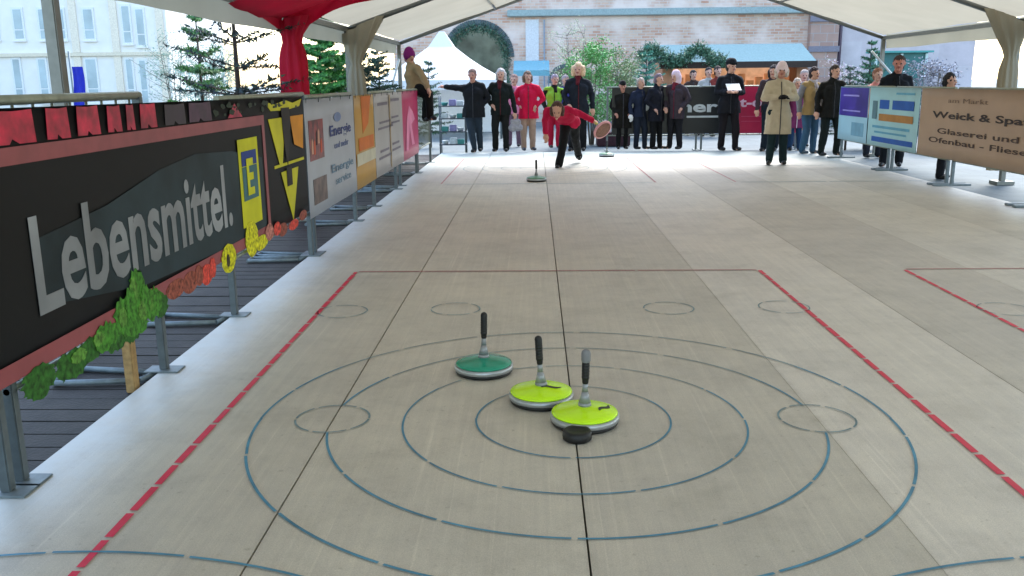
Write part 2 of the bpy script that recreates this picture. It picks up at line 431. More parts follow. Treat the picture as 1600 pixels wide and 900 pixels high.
g = atZ(948, 243, .02); ice_stock((g.x, g.y, 0), M_teal, 'pale green ice stock standing at the far end before the black coat crowd', (0, 0), scale=1.05)
bm = bmesh.new(); lathe(bm, [(0, 0), (.052, 0), (.06, .006), (.062, .02), (.060, .036), (.054, .043), (.04, .043), (.036, .038), (0, .037)])
tag(link('target_puck', bm, M_blk, loc=(.168, 3.475, 0)), 'small black rubber puck lying against the front lime stock', 'puck')

# ============================================================ PEOPLE
SKIN = mat('skin', '#c39480', .6, var=.06)
SKIN2 = mat('ruddy skin', '#b8826f', .6, var=.06)
def cloth(col, rough=.85): return mat('cloth '+col, col, rough, var=.1, scale=9, bump=.25, bscale=40, spec=.25)
def V3(*a): return Vector(a)
class Pose: pass
def standing(lean=0, stance=.065, armL=None, armR=None, cross=False, step=0):
    """joints at unit height; figure faces -Y (towards the camera); L is image left"""
    P = Pose()
    P.hip = {-1: V3(-.052, 0, .52), 1: V3(.052, 0, .52)}
    P.ank = {-1: V3(-stance, step, .045), 1: V3(stance, -step, .045)}
    if cross: P.ank = {-1: V3(.015, .01, .045), 1: V3(.075, .07, .05)}
    P.knee = {s: (P.hip[s]+P.ank[s])/2+V3(0, -.02, .0) for s in (-1, 1)}
    P.pel = V3(0, 0, .53); P.chest = V3(lean*.5, -.005, .72); P.sho = {-1: V3(-.107+lean, 0, .79), 1: V3(.107+lean, 0, .79)}
    P.neck = V3(lean, 0, .84); P.head = V3(lean*1.2+random.uniform(-.012, .012), -.012-random.uniform(0, .02), .93)
    tilt = random.uniform(-.012, .012); P.sho[-1].z += tilt; P.sho[1].z -= tilt
    ws_ = random.choice((-1, 1)); P.knee[ws_] += V3(ws_*.012, -.03, 0); P.ank[ws_] += V3(ws_*random.uniform(0, .02), random.uniform(-.05, .04), 0)
    ta = random.uniform(-.5, .5); P.turn = ta
    dA = {'down': ((.16, .01, .645), (.168, -.03, .505)), 'pocket': ((.165, .02, .65), (.115, -.065, .55)), 'hold': ((.14, .0, .65), (.055, -.15, .66)),
          'hips': ((.19, .03, .66), (.11, -.03, .58)), 'out': ((.22, 0, .79), (.34, .0, .80)), 'bag': ((.155, 0, .64), (.175, -.03, .49)), 'cross': ((.16, -.02, .665), (.035, -.13, .675))}
    P.elb, P.wri = {}, {}
    for s, a in ((-1, armL or 'down'), (1, armR or 'down')):
        e, w = dA[a] if isinstance(a, str) else a
        P.elb[s] = V3(s*e[0]+lean*.6, e[1], e[2]); P.wri[s] = V3(s*w[0]+lean*.4, w[1], w[2])
    P.face = V3(math.sin(ta), -math.cos(ta), 0)
    return P
def hand_caps(C, w, d, k=1.0):
    """palm, four fingers of unequal length gently curled, a thumb from the side"""
    d = d.normalized(); side = d.cross(V3(0, 0, 1))
    if side.length < .1: side = V3(0, 1, 0)
    side.normalize(); up = side.cross(d)
    C.append((w, w+d*.045*k, .017*k, .021*k))
    C.append((w+d*.03*k+side*.012*k, w+d*.045*k-side*.012*k, .015*k, .015*k))
    for i, ln in enumerate((.04, .046, .043, .034)):
        b = w+d*.05*k+side*(.018-.012*i)*k
        m = b+d*ln*.55*k-up*.004*k; e = m+d*ln*.4*k-up*.016*k
        C.append((b, m, .0062*k, .0058*k)); C.append((m, e, .0058*k, .005*k))
    t = w+d*.015*k+side*.018*k; C.append((t, t+d*.022*k+side*.017*k, .0075*k, .0065*k)); C.append((t+d*.022*k+side*.017*k, t+d*.042*k+side*.014*k, .0065*k, .0055*k))
def caps_obj(name, caps, m, parent, H, voxel, fold=0, smooth=3, fs=9, hem=None):
    bm = bmesh.new()
    for a, b, r0, r1 in caps: capsule(bm, a*H, b*H, r0*H, r1*H)
    o = link(name, bm, m, parent, True)
    bake(o, voxel, smooth, fold, fs)
    if hem is not None:      # cut the cloth off cleanly at its hem
        b_ = bmesh.new(); b_.from_mesh(o.data)
        r_ = bmesh.ops.bisect_plane(b_, geom=b_.verts[:]+b_.edges[:]+b_.faces[:], plane_co=(0, 0, hem*H), plane_no=(0, 0, -1), clear_outer=True)
        ed = [e for e in r_['geom_cut'] if isinstance(e, bmesh.types.BMEdge)]
        bmesh.ops.holes_fill(b_, edges=ed, sides=0)
        b_.to_mesh(o.data); b_.free()
    return o
def person(loc, H, P, label, top='#1a1c20', legs='#15161a', shoes='#0d0d0f', hair='#4a3a30', hairk='short', rz=0, coat=.50, gloves=None, hat=None, skin=SKIN, collar=None, scarf=None, bulk=1.0, inner=None, group=None, sleeves=None, legbulk=1.0):
    root = empty('person', loc, rz, label, 'person', group)
    if coat < .45 and not getattr(P, 'bent', False):      # legs together under a long coat
        for s_ in (-1, 1): P.knee[s_].x = s_*.055; P.knee[s_].y = -.01; P.ank[s_].y *= .4
    f = P.face.normalized(); rgt = f.cross(V3(0, 0, 1)).normalized()*-1; upv = V3(0, 0, 1)
    hd = P.head
    ax = P.pel.lerp(P.chest, 1)-P.pel
    # body: one continuous skin
    C = [(P.neck-V3(0, 0, .02), hd+V3(0, 0, -.03), .032, .034), (hd+V3(0, 0, .012), hd+V3(0, 0, .022), .047, .05), (hd-upv*.035+f*.012, hd+f*.012, .034, .043)]
    C += [(hd+f*.046-upv*.002, hd+f*.062-upv*.014, .007, .009)]                       # nose
    C += [(hd+rgt*s*.048-upv*.002, hd+rgt*s*.051+upv*.012-f*.004, .008, .010) for s in (-1, 1)]  # ears
    C += [(hd+f*.042-upv*.05, hd+f*.046-upv*.052, .014, .012), (hd+f*.043+upv*.014+rgt*-.02, hd+f*.043+upv*.014+rgt*.02, .009, .009)]
    C += [(P.sho[-1], P.sho[1], .027, .027), (P.chest, P.pel, .058, .056), (P.neck, P.chest, .036, .056)]
    for s in (-1, 1):
        C += [(P.hip[s], P.knee[s], .055, .036), (P.knee[s], P.ank[s], .036, .022), (P.sho[s], P.elb[s], .027, .02), (P.elb[s], P.wri[s], .02, .017)]
        C += [(P.ank[s]-V3(0, 0, .02), P.ank[s]+V3(f.x, f.y, 0)*.05-V3(0, 0, .028), .018, .016)]
        if not gloves: hand_caps(C, P.wri[s], P.wri[s]-P.elb[s])
    caps_obj('body', C, skin, root, H, .0115, smooth=2)
    bmk = bmesh.new()
    for s in (-1, 1): e = (hd+f*.0475+rgt*s*.02+upv*.006)*H; capsule(bmk, e, e+f*.001, .0075*H, .0075*H, 8)
    link('eyes', bmk, mat('dark eye', '#1b1512', .3), root, True)
    bmk = bmesh.new(); e = (hd+f*.0535-upv*.03)*H; capsule(bmk, e-rgt*.013*H, e+rgt*.013*H, .005*H, .005*H, 8)
    link('mouth', bmk, mat('lip', '#8f4f47', .5), root, True)
    # trousers
    T = [(P.hip[-1], P.hip[1], .066*legbulk, .066*legbulk), (P.pel, P.pel+V3(0, 0, .02), .07, .07)]
    for s in (-1, 1):
        T += [(P.hip[s], P.knee[s], .062*legbulk, .045*legbulk), (P.knee[s], P.ank[s]-V3(0, 0, .004), .045*legbulk, .037*legbulk)]
    caps_obj('trousers', T, cloth(legs), root, H, .017, fold=.012, fs=8)
    for s in (-1, 1):
        a = P.ank[s]; toe = a+V3(f.x, f.y, 0)*.075+rgt*s*.012; toe.z = a.z-.022
        caps_obj('shoe', [(a+V3(0, 0, .005)-f*.012, a-V3(0, 0, .018)-f*.01, .027, .026), (a-V3(0, 0, .02), toe, .026, .021)], mat('leather '+shoes, shoes, .5), root, H, .012)
    # jacket or coat
    b = bulk; sp = P.chest-P.pel
    J = [(P.neck-V3(0, 0, .02), P.sho[-1], .04*b, .041*b), (P.neck-V3(0, 0, .02), P.sho[1], .04*b, .041*b), (P.neck+V3(0, 0, -.015), P.chest, .05, .078*b), (P.chest, P.pel, .08*b, .08*b), (P.pel, V3(P.pel.x, P.pel.y, coat-.06) if not getattr(P, 'bent', False) else P.pel+V3(0, 0, .02), .082*b, .085*b)]
    for s in (-1, 1):
        o = rgt*s*.045*b
        J += [(P.chest+o*.95, P.chest.lerp(P.pel, .6)+o*.7, .074*b, .068*b), (P.chest.lerp(P.pel, .6)+o*.7, P.pel+o*1.0, .068*b, .076*b)]
        J += [(P.sho[s], P.elb[s], .041*b, .035*b), (P.elb[s], P.wri[s], .035*b, .027)] if not sleeves else []
        if not getattr(P, 'bent', False): q_ = P.pel+o*(1.1+1.6*max(0, .5-coat)); q_.z = coat-.06; J += [(P.pel+o*1.0, q_, .077*b, .08*b)]
    J += [(P.neck+V3(0, 0, .0), P.neck+V3(0, 0, .012), .045, .042)]
    jk = caps_obj('coat' if coat < .45 else 'jacket', J, cloth(top), root, H, .017, fold=.017, fs=8, hem=None if getattr(P, 'bent', False) else coat-.04)
    if not getattr(P, 'bent', False):
        bmq = bmesh.new(); zs = [P.neck.z-.015-(P.neck.z-.015-coat+.04)*k/8 for k in range(9)]
        dg_ = bpy.context.evaluated_depsgraph_get(); dg_.update(); pp_ = []
        for z_ in zs:
            cx_ = P.neck.x+(P.pel.x-P.neck.x)*min(1, max(0, (P.neck.z-z_)/(P.neck.z-P.pel.z)))
            ok, loc_, nn_, ii_ = jk.ray_cast(Vector((cx_*H, -1, z_*H)), Vector((0, 1, 0)))
            if ok: pp_.append(loc_+Vector((0, -.003, 0)))
        for u_, v_ in zip(pp_, pp_[1:]): tube(bmq, u_, v_, .008, n=6)
        link('zip', bmq, cloth(inner or '#3c3c40'), jk)
    if sleeves:
        SL = []
        for s in (-1, 1): SL += [(P.sho[s], P.elb[s], .044*b, .038*b), (P.elb[s], P.wri[s], .038*b, .028*b)]
        caps_obj('sleeves', SL, cloth(sleeves), root, H, .015, fold=.01)
    if gloves:
        for s in (-1, 1):
            G = []; hand_caps(G, P.wri[s], P.wri[s]-P.elb[s], 1.15); caps_obj('glove', G, cloth(gloves), root, H, .0105, smooth=1)
    if inner:
        caps_obj('scarf', [(P.neck+f*.03+V3(0, 0, -.005), P.neck+f*.062+V3(0, 0, -.06), .028, .022), (P.neck+V3(0, 0, .005), P.neck+f*.02+V3(0, 0, .005), .046, .04)], cloth(inner), root, H, .012, fold=.006)
    # hair
    hm = mat('hair '+hair, hair, .75, var=.35, scale=60, bump=.6, bscale=120)
    Hc = [(hd-f*.014+upv*.022, hd-f*.006+upv*.034, .054, .052), (hd-f*.03-upv*.015, hd-f*.02+upv*.01, .042, .048)]
    if hairk == 'full': Hc += [(hd+rgt*s*.045-f*.01+upv*.01, hd+rgt*s*.048-f*.012-upv*.045, .026, .022) for s in (-1, 1)]+[(hd+f*.022+upv*.045, hd+rgt*.01+f*.025+upv*.045, .022, .022), (hd-f*.04, hd-f*.04-upv*.06, .04, .03)]
    if hairk == 'fluffy': Hc += [(hd+rgt*s*.05-f*.01+upv*.02, hd+rgt*s*.055-f*.012-upv*.045, .036, .03) for s in (-1, 1)]+[(hd+f*.012+upv*.056, hd+upv*.056-f*.02, .034, .04), (hd-f*.045, hd-f*.045-upv*.06, .045, .036)]
    if hairk != 'none': caps_obj('hair', Hc, hm, root, H, .011, fold=.012, fs=30, smooth=1)
    if hat:
        kind, hc = hat
        if kind == 'beanie': HT = [(hd+upv*.026-f*.006, hd+upv*.05-f*.008, .061, .05), (hd+upv*.02-f*.006, hd+upv*.021-f*.006, .063, .063)]
        elif kind == 'flat': HT = [(hd+upv*.05-f*.02, hd+upv*.052+f*.012, .055, .05), (hd+upv*.04+f*.05-rgt*.02, hd+upv*.04+f*.05+rgt*.02, .018, .018)]
        elif kind == 'hood': HT = [(hd-f*.02+upv*.01, hd-f*.012+upv*.04, .066, .06), (hd-f*.03-upv*.05, hd-f*.03, .06, .06)]
        else: HT = [(hd+upv*.045, hd+upv*.07, .06, .058), (hd+upv*.04-rgt*.02+f*.02, hd+upv*.04+rgt*.02+f*.02, .055, .055)]
        caps_obj('hat', HT, cloth(hc), root, H, .012, fold=.004)
    return root
def person_at(px, foot, toppx, P, label, base=0.0, **k):
    g = atZ(px, foot, base); t = atY(px, toppx, g.y); H = (t.z-base)/.985
    return person((g.x, g.y, base), H, P, label, **k)
# ============================================================ people at the far end
GR = -.0
person_at(741, 238, 111, standing(armL='out', armR='hips', cross=True), 'person in black jacket and dark jeans, legs crossed, arm stretched out over the rack', top='#101217', legs='#26313d', hair='#7a5f55', skin=SKIN2, bulk=1.12, coat=.47)
person_at(783, 237, 110, standing(armR='bag', armL='hips'), 'person with white hair in black jacket, a pale bag in one hand', top='#0e1513', legs='#141514', hair='#b9b4b4', hairk='full', inner='#4a1218', coat=.49)
person_at(826, 235, 114, standing(armL='hips', armR='hips', stance=.05), 'person in bright red jacket and beige trousers', top='#c40d3c', legs='#a58a7a', shoes='#39404c', hair='#6b5648', hairk='full', bulk=1.05, coat=.45)
person_at(866, 231, 119, standing(armL='pocket', armR='pocket', stance=.05), 'person in lime green vest with black sleeves and red trousers behind the thrower', top='#7fae35', sleeves='#11160f', legs='#b01a3c', hair='#8d8290', hairk='short', inner='#151713')
person_at(903, 236, 102, standing(armL='pocket', armR='down'), 'tall person with fluffy blond hair in long navy jacket', top='#151a24', legs='#101116', hair='#d8b896', hairk='fluffy', inner='#5a1620', coat=.42)
person_at(972, 233, 130, standing(armL='pocket', armR='pocket', stance=.05), 'person in black coat and black flat cap beside the swung stock', top='#14120f', legs='#101013', hair='#b79f92', hat=('flat', '#0c0c0c'), skin=SKIN2, coat=.36, bulk=1.15)
person_at(998, 233, 124, standing(armL='down', armR='down', stance=.05), 'person in navy blue jacket half hidden between two dark coats', top='#1a2338', legs='#1c2433', hair='#a89a90', rz=.5, gloves='#d8d8d8')
person_at(1024, 233, 118, standing(armL='pocket', armR='down'), 'person with grey brown hair in very dark navy coat and black trousers', top='#12141f', legs='#101216', hair='#6e5f68', rz=.7, coat=.42, bulk=1.12)
person_at(1054, 233, 114, standing(armL='pocket', armR='pocket'), 'person in brown grey coat with pale pink hood before the black banner', top='#3a3138', legs='#1c1c22', hair='#c8b8bc', hat=('hood', '#d5bcc6'), rz=-.5, coat=.44, inner='#6a2030')
person_at(1136, 235, 97, standing(armL='hold', armR='hold', stance=.075), 'person in black jacket and cap holding white paper in both hands', top='#12131a', legs='#171318', hair='#2a2220', hat=('flat', '#0f0f12'), coat=.46, bulk=1.08)
person_at(1201, 236, 105, standing(), 'dark haired person standing behind the beige coat', top='#3b2f35', legs='#14202c', hair='#1d1518', hairk='full')
person_at(1212, 257, 102, standing(armL='cross', armR='cross', stance=.07), 'person in long beige coat with pale pink hat and black gloves', top='#b3a68f', legs='#12262b', shoes='#111416', hair='#cfc6c0', hairk='full', hat=('beanie', '#e2cdd2'), skin=SKIN2, coat=.35, gloves='#0f0d10', bulk=.98)
person_at(1240, 235, 125, standing(armL='pocket', armR='down'), 'short person in magenta coat between the beige and tan coats', top='#74305c', legs='#1e3a5c', hair='#bfae9f', hairk='full', coat=.36, inner='#e0d4dc')
person_at(1262, 240, 108, standing(armL='down', armR='down', stance=.06), 'person in tan vest with grey sleeves and blue jeans', top='#9c8358', sleeves='#77777c', legs='#35536d', shoes='#3a4a58', hair='#2a1c22', inner='#b9b2b8', rz=.3)
person_at(1294, 243, 105, standing(armL='down', armR='pocket', stance=.085), 'dark haired person in black suit beside the purple banner', top='#100f0c', legs='#0e1716', hair='#33251f', skin=SKIN, bulk=1.08, coat=.47)
# further back, half hidden
for x, f_, t_, lab, kw in ((804, 229, 119, 'person in pink jacket peeping out between black and red jackets', dict(top='#c9788f', legs='#6d5560', hair='#8a6a60')),
        (884, 228, 120, 'person in violet blue jacket behind the blond one', dict(top='#3a3a7c', legs='#252838', hair='#9c8c90')),
        (1248, 229, 112, 'person in white and pink jacket behind the magenta coat', dict(top='#d9bccb', legs='#566070', hair='#a8988f')),
        (1104, 213, 108, 'person in white jacket beyond the black banner near the hut', dict(top='#a5a09a', legs='#2c2c34', hair='#221a18')),
        (1080, 212, 112, 'person in dark brown coat beyond the black banner', dict(top='#3c2c26', legs='#2c2c34', hair='#1a1210')),
        (1118, 213, 106, 'person in brick red coat beyond the banners at the hut', dict(top='#7a3028', legs='#2c2c34', hair='#30201a'))):
    person_at(x, f_, t_, standing(armL='pocket', armR='pocket'), lab, base=-.05, **kw)
# behind the right hand banners
def person_y(px, toppx, Y, P, label, H=1.72, base=-.05, **k):
    t = atY(px, toppx, Y); return person((t.x, Y, base), (t.z-base)/.985, P, label, **k)
person_y(1404, 91, 15.6, standing(armL='hold', armR='down'), 'red faced person in black jacket leaning behind the white and blue banner', top='#0d0f16', legs='#101218', hair='#3c2a28', skin=mat('flushed skin', '#b0705f', .6), bulk=1.02)
person_y(1372, 110, 17.4, standing(armL='pocket', armR='pocket'), 'person in salmon pink jacket behind the blue banner', top='#c07a6e', legs='#20222c', hair='#8a5a40')
person_y(1482, 118, 13.6, standing(armL='pocket', armR='pocket'), 'person in black coat behind the beige banner', top='#0f1016', legs='#101118', hair='#1d1a1c', rz=1.2, bulk=1.1)
# white paper
g = atZ(1136, 235); H10 = (atY(1136, 97, g.y).z)/.985
bm = bmesh.new(); box(bm, -.14, .14, -.01, .19, -.002, .002)
pp = tag(link('paper_sheet', bm, mat('white paper', '#e6e6e6', .6)), 'white sheet of paper held by the capped person in black', 'paper')
pp.location = (g.x, g.y-.235*H10-.03, .665*H10+.03); pp.rotation_euler = (R(38), 0, .1)
# bag of the second person
g = atZ(783, 237)
bm = bmesh.new(); capsule(bm, (-.07, 0, .03), (.07, 0, .03), .075, .075); capsule(bm, (-.06, 0, .16), (.06, 0, .16), .055, .055)
bg_ = link('carrier_bag', bm, mat('pale grey bag plastic', '#8f8b90', .5, var=.2), None, True); bake(bg_, .02, 3, .03); bg_.scale = (1, .5, 1)
bm = bmesh.new(); polytube(bm, [(-.05, 0, .18), (-.03, 0, .27), (.0, 0, .30), (.03, 0, .27), (.05, 0, .18)], .006); link('handle', bm, mat('bag handle', '#5e5a60', .5), bg_)
hh = atY(783, 110, g.y).z/.985
bg_.location = (g.x+.185*hh, g.y-.04*hh, .455*hh-.30); tag(bg_, 'pale grey carrier bag hanging from the hand of the white haired person', 'bag')

# thrower: bent forward, standing on one leg, right arm swinging the stock out
g = atZ(874, 262)
TX, TY = g.x, g.y
P = Pose(); P.bent = True; H = 1.72
def w(px, py, Y): v = atY(px, py, Y); return V3((v.x-TX)/H, (v.y-TY)/H, v.z/H)
P.hip = {-1: w(884, 193, TY+.28), 1: w(897, 193, TY+.34)}
P.ank = {-1: w(873, 257, TY+.0), 1: V3(.22, .56, .07)}
P.knee = {-1: w(880, 224, TY+.05), 1: V3(.17, .33, .26)}
P.pel = (P.hip[-1]+P.hip[1])/2+V3(0, 0, .015)
P.sho = {-1: w(856, 172, TY-.18), 1: w(886, 171, TY-.12)}
P.chest = (P.sho[-1]+P.sho[1])/2*.6+P.pel*.4+V3(0, 0, .01)
P.neck = (P.sho[-1]+P.sho[1])/2+V3(0, -.03, .0)
P.head = P.neck+V3(-.006, -.095, -.0)
P.elb = {-1: w(851, 190, TY-.16), 1: w(907, 178, TY-.05)}
P.wri = {-1: w(853, 208, TY-.2), 1: w(925, 188, TY-.02)}
P.face = V3(-.1, -.75, -.6)
thr = person((TX, TY, 0), H, P, 'person in crimson jacket bending low on one leg while swinging an ice stock', top='#b01440', legs='#0f1216', hair='#4a3028', hairk='full', bulk=.92, coat=.5, skin=SKIN)
# the swung stock
hand = w(929, 190, TY-.03)*H+V3(TX, TY, 0)
M_br = mat('brown sole', '#7a5546', .6, var=.3, scale=30); M_pk = mat('pink rim', '#d79aa0', .5)
root = empty('ice_stock', hand, 0, 'ice stock with brown sole and pink rim swinging from the thrower’s hand'.replace('’', "'"), 'ice stock', 'ice stocks on the rink')
ax = V3(.62, .42, -.62).normalized()
def lathe_axis(name, prof, m, parent=root, off=0):
    bm = bmesh.new(); lathe(bm, prof); q = ax.to_track_quat('Z', 'Y').to_matrix().to_4x4()
    for v in bm.verts: v.co = q @ v.co
    return link(name, bm, m, parent, True)
ax = V3(.50, -.62, -.52).normalized()
lathe_axis('grip', [(0, -.07), (.017, -.07), (.019, .0), (.017, .08), (0, .08)], mat('pale yellow grip', '#c8c074', .5))
lathe_axis('stem', [(0, .08), (.014, .08), (.024, .13), (.034, .16), (0, .165)], M_cone)
lathe_axis('top_plate', [(0, .158), (.05, .162), (.12, .18), (.145, .19), (0, .192)], mat('yellow plate', '#c9c04a', .4))
lathe_axis('rim_ring', [(.128, .193), (.15, .194), (.155, .205), (.154, .222), (.13, .226)], M_pk)
root.scale = (1.12,)*3
lathe_axis('running_sole', [(0, .2), (.128, .2), (.13, .222), (.10, .224), (0, .224)], M_br)

# ============================================================ BARRIERS AND BANNERS
M_rail = mat('galvanised rail', '#8b9082', .45, .5, var=.15)
M_post = mat('galvanised post', '#5d666a', .5, .5, var=.15)
M_foot = mat('galvanised foot', '#6f7a7e', .55, .3, var=.2)
def barrier_left(y0, y1, label, top=1.325):
    root = empty('crowd_barrier', (-1.935, y0, 0), 0, label, 'barrier', 'crowd barriers along the left edge')
    L = y1-y0
    bm = bmesh.new(); polytube(bm, [(0, 0, top), (0, L, top)], .019); polytube(bm, [(0, 0, .36), (0, L, .36)], .013)
    k = .14
    while k < L-.05: tube(bm, (0, k, .36), (0, k, top-.015), .006, n=6); k += .14
    link('rail_frame', bm, M_rail, root)
    for yy in (.02, L-.02):
        bm = bmesh.new(); box(bm, -.02, .02, yy-.02, yy+.02, .008, top-.005, bev=.004); p = link('post', bm, M_post, root)
        bm = bmesh.new(); box(bm, -.09, .09, yy-.055, yy+.055, .001, .009, bev=.003); link('base_plate', bm, M_foot, p)
        bm = bmesh.new(); z = .0
        polytube(bm, [(-.04, yy, -.012), (-.5, yy+.07, -.012), (-.5, yy-.17, -.012), (-.08, yy-.13, -.012), (-.04, yy, -.012)], .0155); link('foot_frame', bm, M_foot, p)
    return root
bl = [(1.0, 3.0, 'nearest metal barrier on the left, behind the dark food banner'), (3.05, 4.42, 'metal barrier on the left with the wooden stake at its foot'), (5.50, 7.56, 'left metal barrier at the joint of dark and white banners'),
      (7.64, 9.52, 'left metal barrier carrying the white banner with blue writing'), (10.63, 12.4, 'left metal barrier behind the pale grey banner'), (12.78, 14.6, 'left metal barrier with the magenta banner'), (14.7, 16.6, 'farthest bare metal barrier on the left')]
for b, t_ in zip(bl, (1.40, 1.40, 1.36, 1.335, 1.33, 1.33, 1.325)): barrier_left(*b, t_)
bm = bmesh.new(); box(bm, -2.02, -1.975, 4.13, 4.19, -.03, .36, bev=.004)
tag(link('wooden_stake', bm, mat('pale raw wood', '#9a7b4e', .8, var=.25, scale=40)), 'pale wooden stake standing under the painted lettuce', 'stake')

BX = -1.905
def wall_patch(bm, y0, y1, z0, z1, x, th=.003, nz=6, amp=.012, ph=0, mi=0):
    """cloth banner hanging in the plane of the left fence with soft ripples"""
    ny = max(2, int((y1-y0)/.12))
    def X(yy, zz): return x+amp*math.sin(yy*4.1+ph+zz*1.3)*(1-.7*abs((zz-z0)/(z1-z0)-.5))
    A = [[(bm.verts.new((X(y0+(y1-y0)*i/ny, z0+(z1-z0)*j/nz), y0+(y1-y0)*i/ny, z0+(z1-z0)*j/nz))) for j in range(nz+1)] for i in range(ny+1)]
    B = [[bm.verts.new(v.co-Vector((th, 0, 0))) for v in row] for row in A]
    for i in range(ny):
        for j in range(nz):
            f = bm.faces.new((A[i][j], A[i+1][j], A[i+1][j+1], A[i][j+1])); f.smooth = True; f.material_index = mi
            f = bm.faces.new((B[i][j+1], B[i+1][j+1], B[i+1][j], B[i][j])); f.smooth = True; f.material_index = mi
    for row in ([r[0] for r in A], [r[0] for r in B]), ([r[-1] for r in A], [r[-1] for r in B]):
        for i in range(ny): bm.faces.new((row[0][i], row[1][i], row[1][i+1], row[0][i+1]))
def fl(bm, pts, x, th=.0012):
    """flat printed shape, pts (y,z), facing +x"""
    a = [bm.verts.new((x, p[0], p[1])) for p in pts]; b = [bm.verts.new((x-th, p[0], p[1])) for p in pts]
    bm.faces.new(a); bm.faces.new(b[::-1])
    n = len(pts)
    for i in range(n): bm.faces.new((a[i], b[i], b[(i+1) % n], a[(i+1) % n]))
def rect(bm, y0, y1, z0, z1, x, th=.0012): fl(bm, [(y0, z0), (y1, z0), (y1, z1), (y0, z1)], x, th)
PR = BX+.007
def pm(c, rough=.55): return mat('print '+c, c, rough, var=.12, scale=6, spec=.25)
b1 = empty('banner', (0, 0, 0), 0, 'large dark food banner with grey lettering, salmon frame and painted vegetables', 'banner')
bm = bmesh.new(); wall_patch(bm, 1.1, 7.44, .40, 1.315, BX, amp=.003)
for v in bm.verts: v.co.z += max(0, v.co.z-1.1)/.215*(.075-.05*(v.co.y-1.1)/6.34)
cl = link('cloth', bm, mat('black vinyl', '#0a0c0f', .55, spec=.2, var=.35, scale=2), b1)
bm = bmesh.new(); fl(bm, [(3.3, .62), (4.2, .5), (6.22, .44), (6.22, .95), (5.6, 1.04), (5.0, 1.07), (4.5, 1.03), (3.9, .93), (3.3, .88)], PR-.0025); link('grey_field', bm, mat('slate print', '#26343a', .55, spec=.2, var=.55, scale=2), b1)
bm = bmesh.new(); fl(bm, [(1.1, 1.17), (6.26, 1.17), (6.26, .47), (1.1, .47), (1.1, .40), (6.32, .40), (6.32, 1.235), (1.1, 1.235)], PR); link('painted_frame', bm, mat('salmon print', '#8c4247', .45, var=.15, scale=8), b1)
for a, b, c, colr in ((1.3, 1.6, 1.37, '#b01238'), (1.8, 2.0, 1.37, '#b01238'), (2.2, 2.5, 1.37, '#b01238'), (2.7, 2.95, 1.37, '#b01238'), (3.1, 3.4, 1.365, '#b01238'), (3.48, 3.66, 1.365, '#b01238'), (3.72, 3.92, 1.365, '#b51a3c'), (3.99, 4.13, 1.36, '#b01238'), (4.18, 4.27, 1.36, '#a01537'), (4.33, 4.52, 1.36, '#b01238'), (4.62, 4.9, 1.35, '#241424'), (4.95, 5.3, 1.35, '#3a1c34'), (5.58, 5.86, 1.33, '#a01537')):
    bm = bmesh.new(); m_ = (a+b)/2; w_ = (b-a)
    if a == 5.58: pts_ = [(a, 1.242), (b, 1.242), (m_, c)]
    else: pts_ = [(a, 1.245), (m_-w_*.1, 1.243), (m_-.01, 1.262), (m_+w_*.12, 1.243), (b, 1.242), (b-.01, c), (m_+.012, c-.004), (a+.01, c)]
    fl(bm, pts_, PR); link('red_shape', bm, mat('crimson print '+colr, colr, .45, var=.5, scale=14), b1)
for k in range(26):
    y = random.uniform(5.3, 7.3); z = random.uniform(1.26, 1.32); r = random.uniform(.01, .03)
    bm = bmesh.new(); fl(bm, [(y+r*math.cos(t*PI/6)*1.8*random.uniform(.6, 1.2), z+r*.7*math.sin(t*PI/6)*random.uniform(.6, 1.2)) for t in range(12)], PR+.0001*k); link('leaf_print', bm, pm('#1f3020'), b1)
Mt = frame_mat((PR, 3.27, .585), (0, 1, 0), (0, 0, 1))
let = text_mesh('lettering', 'Lebensmittel.', mat('silver print', '#7c8085', .4, var=.5, scale=1.8), b1, Mt, 2.25, .385, bold=.02)
# yellow sign with the blue field and letter E
bm = bmesh.new(); rect(bm, 5.71, 6.12, .53, 1.10, PR+.002); yl = link('yellow_emblem', bm, pm('#c9c81a'), b1)
bm = bmesh.new(); rect(bm, 5.76, 6.07, .70, .92, PR+.005); link('emblem_field', bm, pm('#3f6a72'), yl)
bm = bmesh.new(); rect(bm, 5.76, 6.07, .925, 1.02, PR+.005); link('emblem_field', bm, pm('#1d3a86'), yl)
text_mesh('emblem_letter', 'E', pm('#c9c81a'), yl, frame_mat((PR+.008, 5.84, .73), (0, 1, 0), (0, 0, 1)), .14, .24, bold=.03)
# yellow triangles with figures right of the frame
bm = bmesh.new()
fl(bm, [(6.42, 1.20), (6.86, 1.20), (6.72, .86), (6.64, .86)], PR); fl(bm, [(6.66, .80), (7.16, .80), (6.92, .40)], PR); rect(bm, 6.5, 7.35, .84, .862, PR)
fl(bm, [(6.36, 1.325), (6.6, 1.30), (6.9, 1.325), (7.1, 1.30), (7.38, 1.325), (7.3, 1.27), (6.9, 1.25), (6.5, 1.255)], PR); link('yellow_triangles', bm, pm('#c4c022'), b1)
bm = bmesh.new(); fl(bm, [(7.0, 1.2), (7.4, 1.2), (7.34, .93), (7.08, .98)], PR); link('orange_panel', bm, pm('#d08a1c'), b1)
bm = bmesh.new(); fl(bm, [(6.75, 1.27), (6.98, 1.27), (7.0, 1.15), (6.9, .95), (6.85, .83), (6.78, 1.0)], PR+.004); rect(bm, 6.80, 6.95, .68, .82, PR+.004); link('dark_figure_print', bm, pm('#1b1712'), b1)
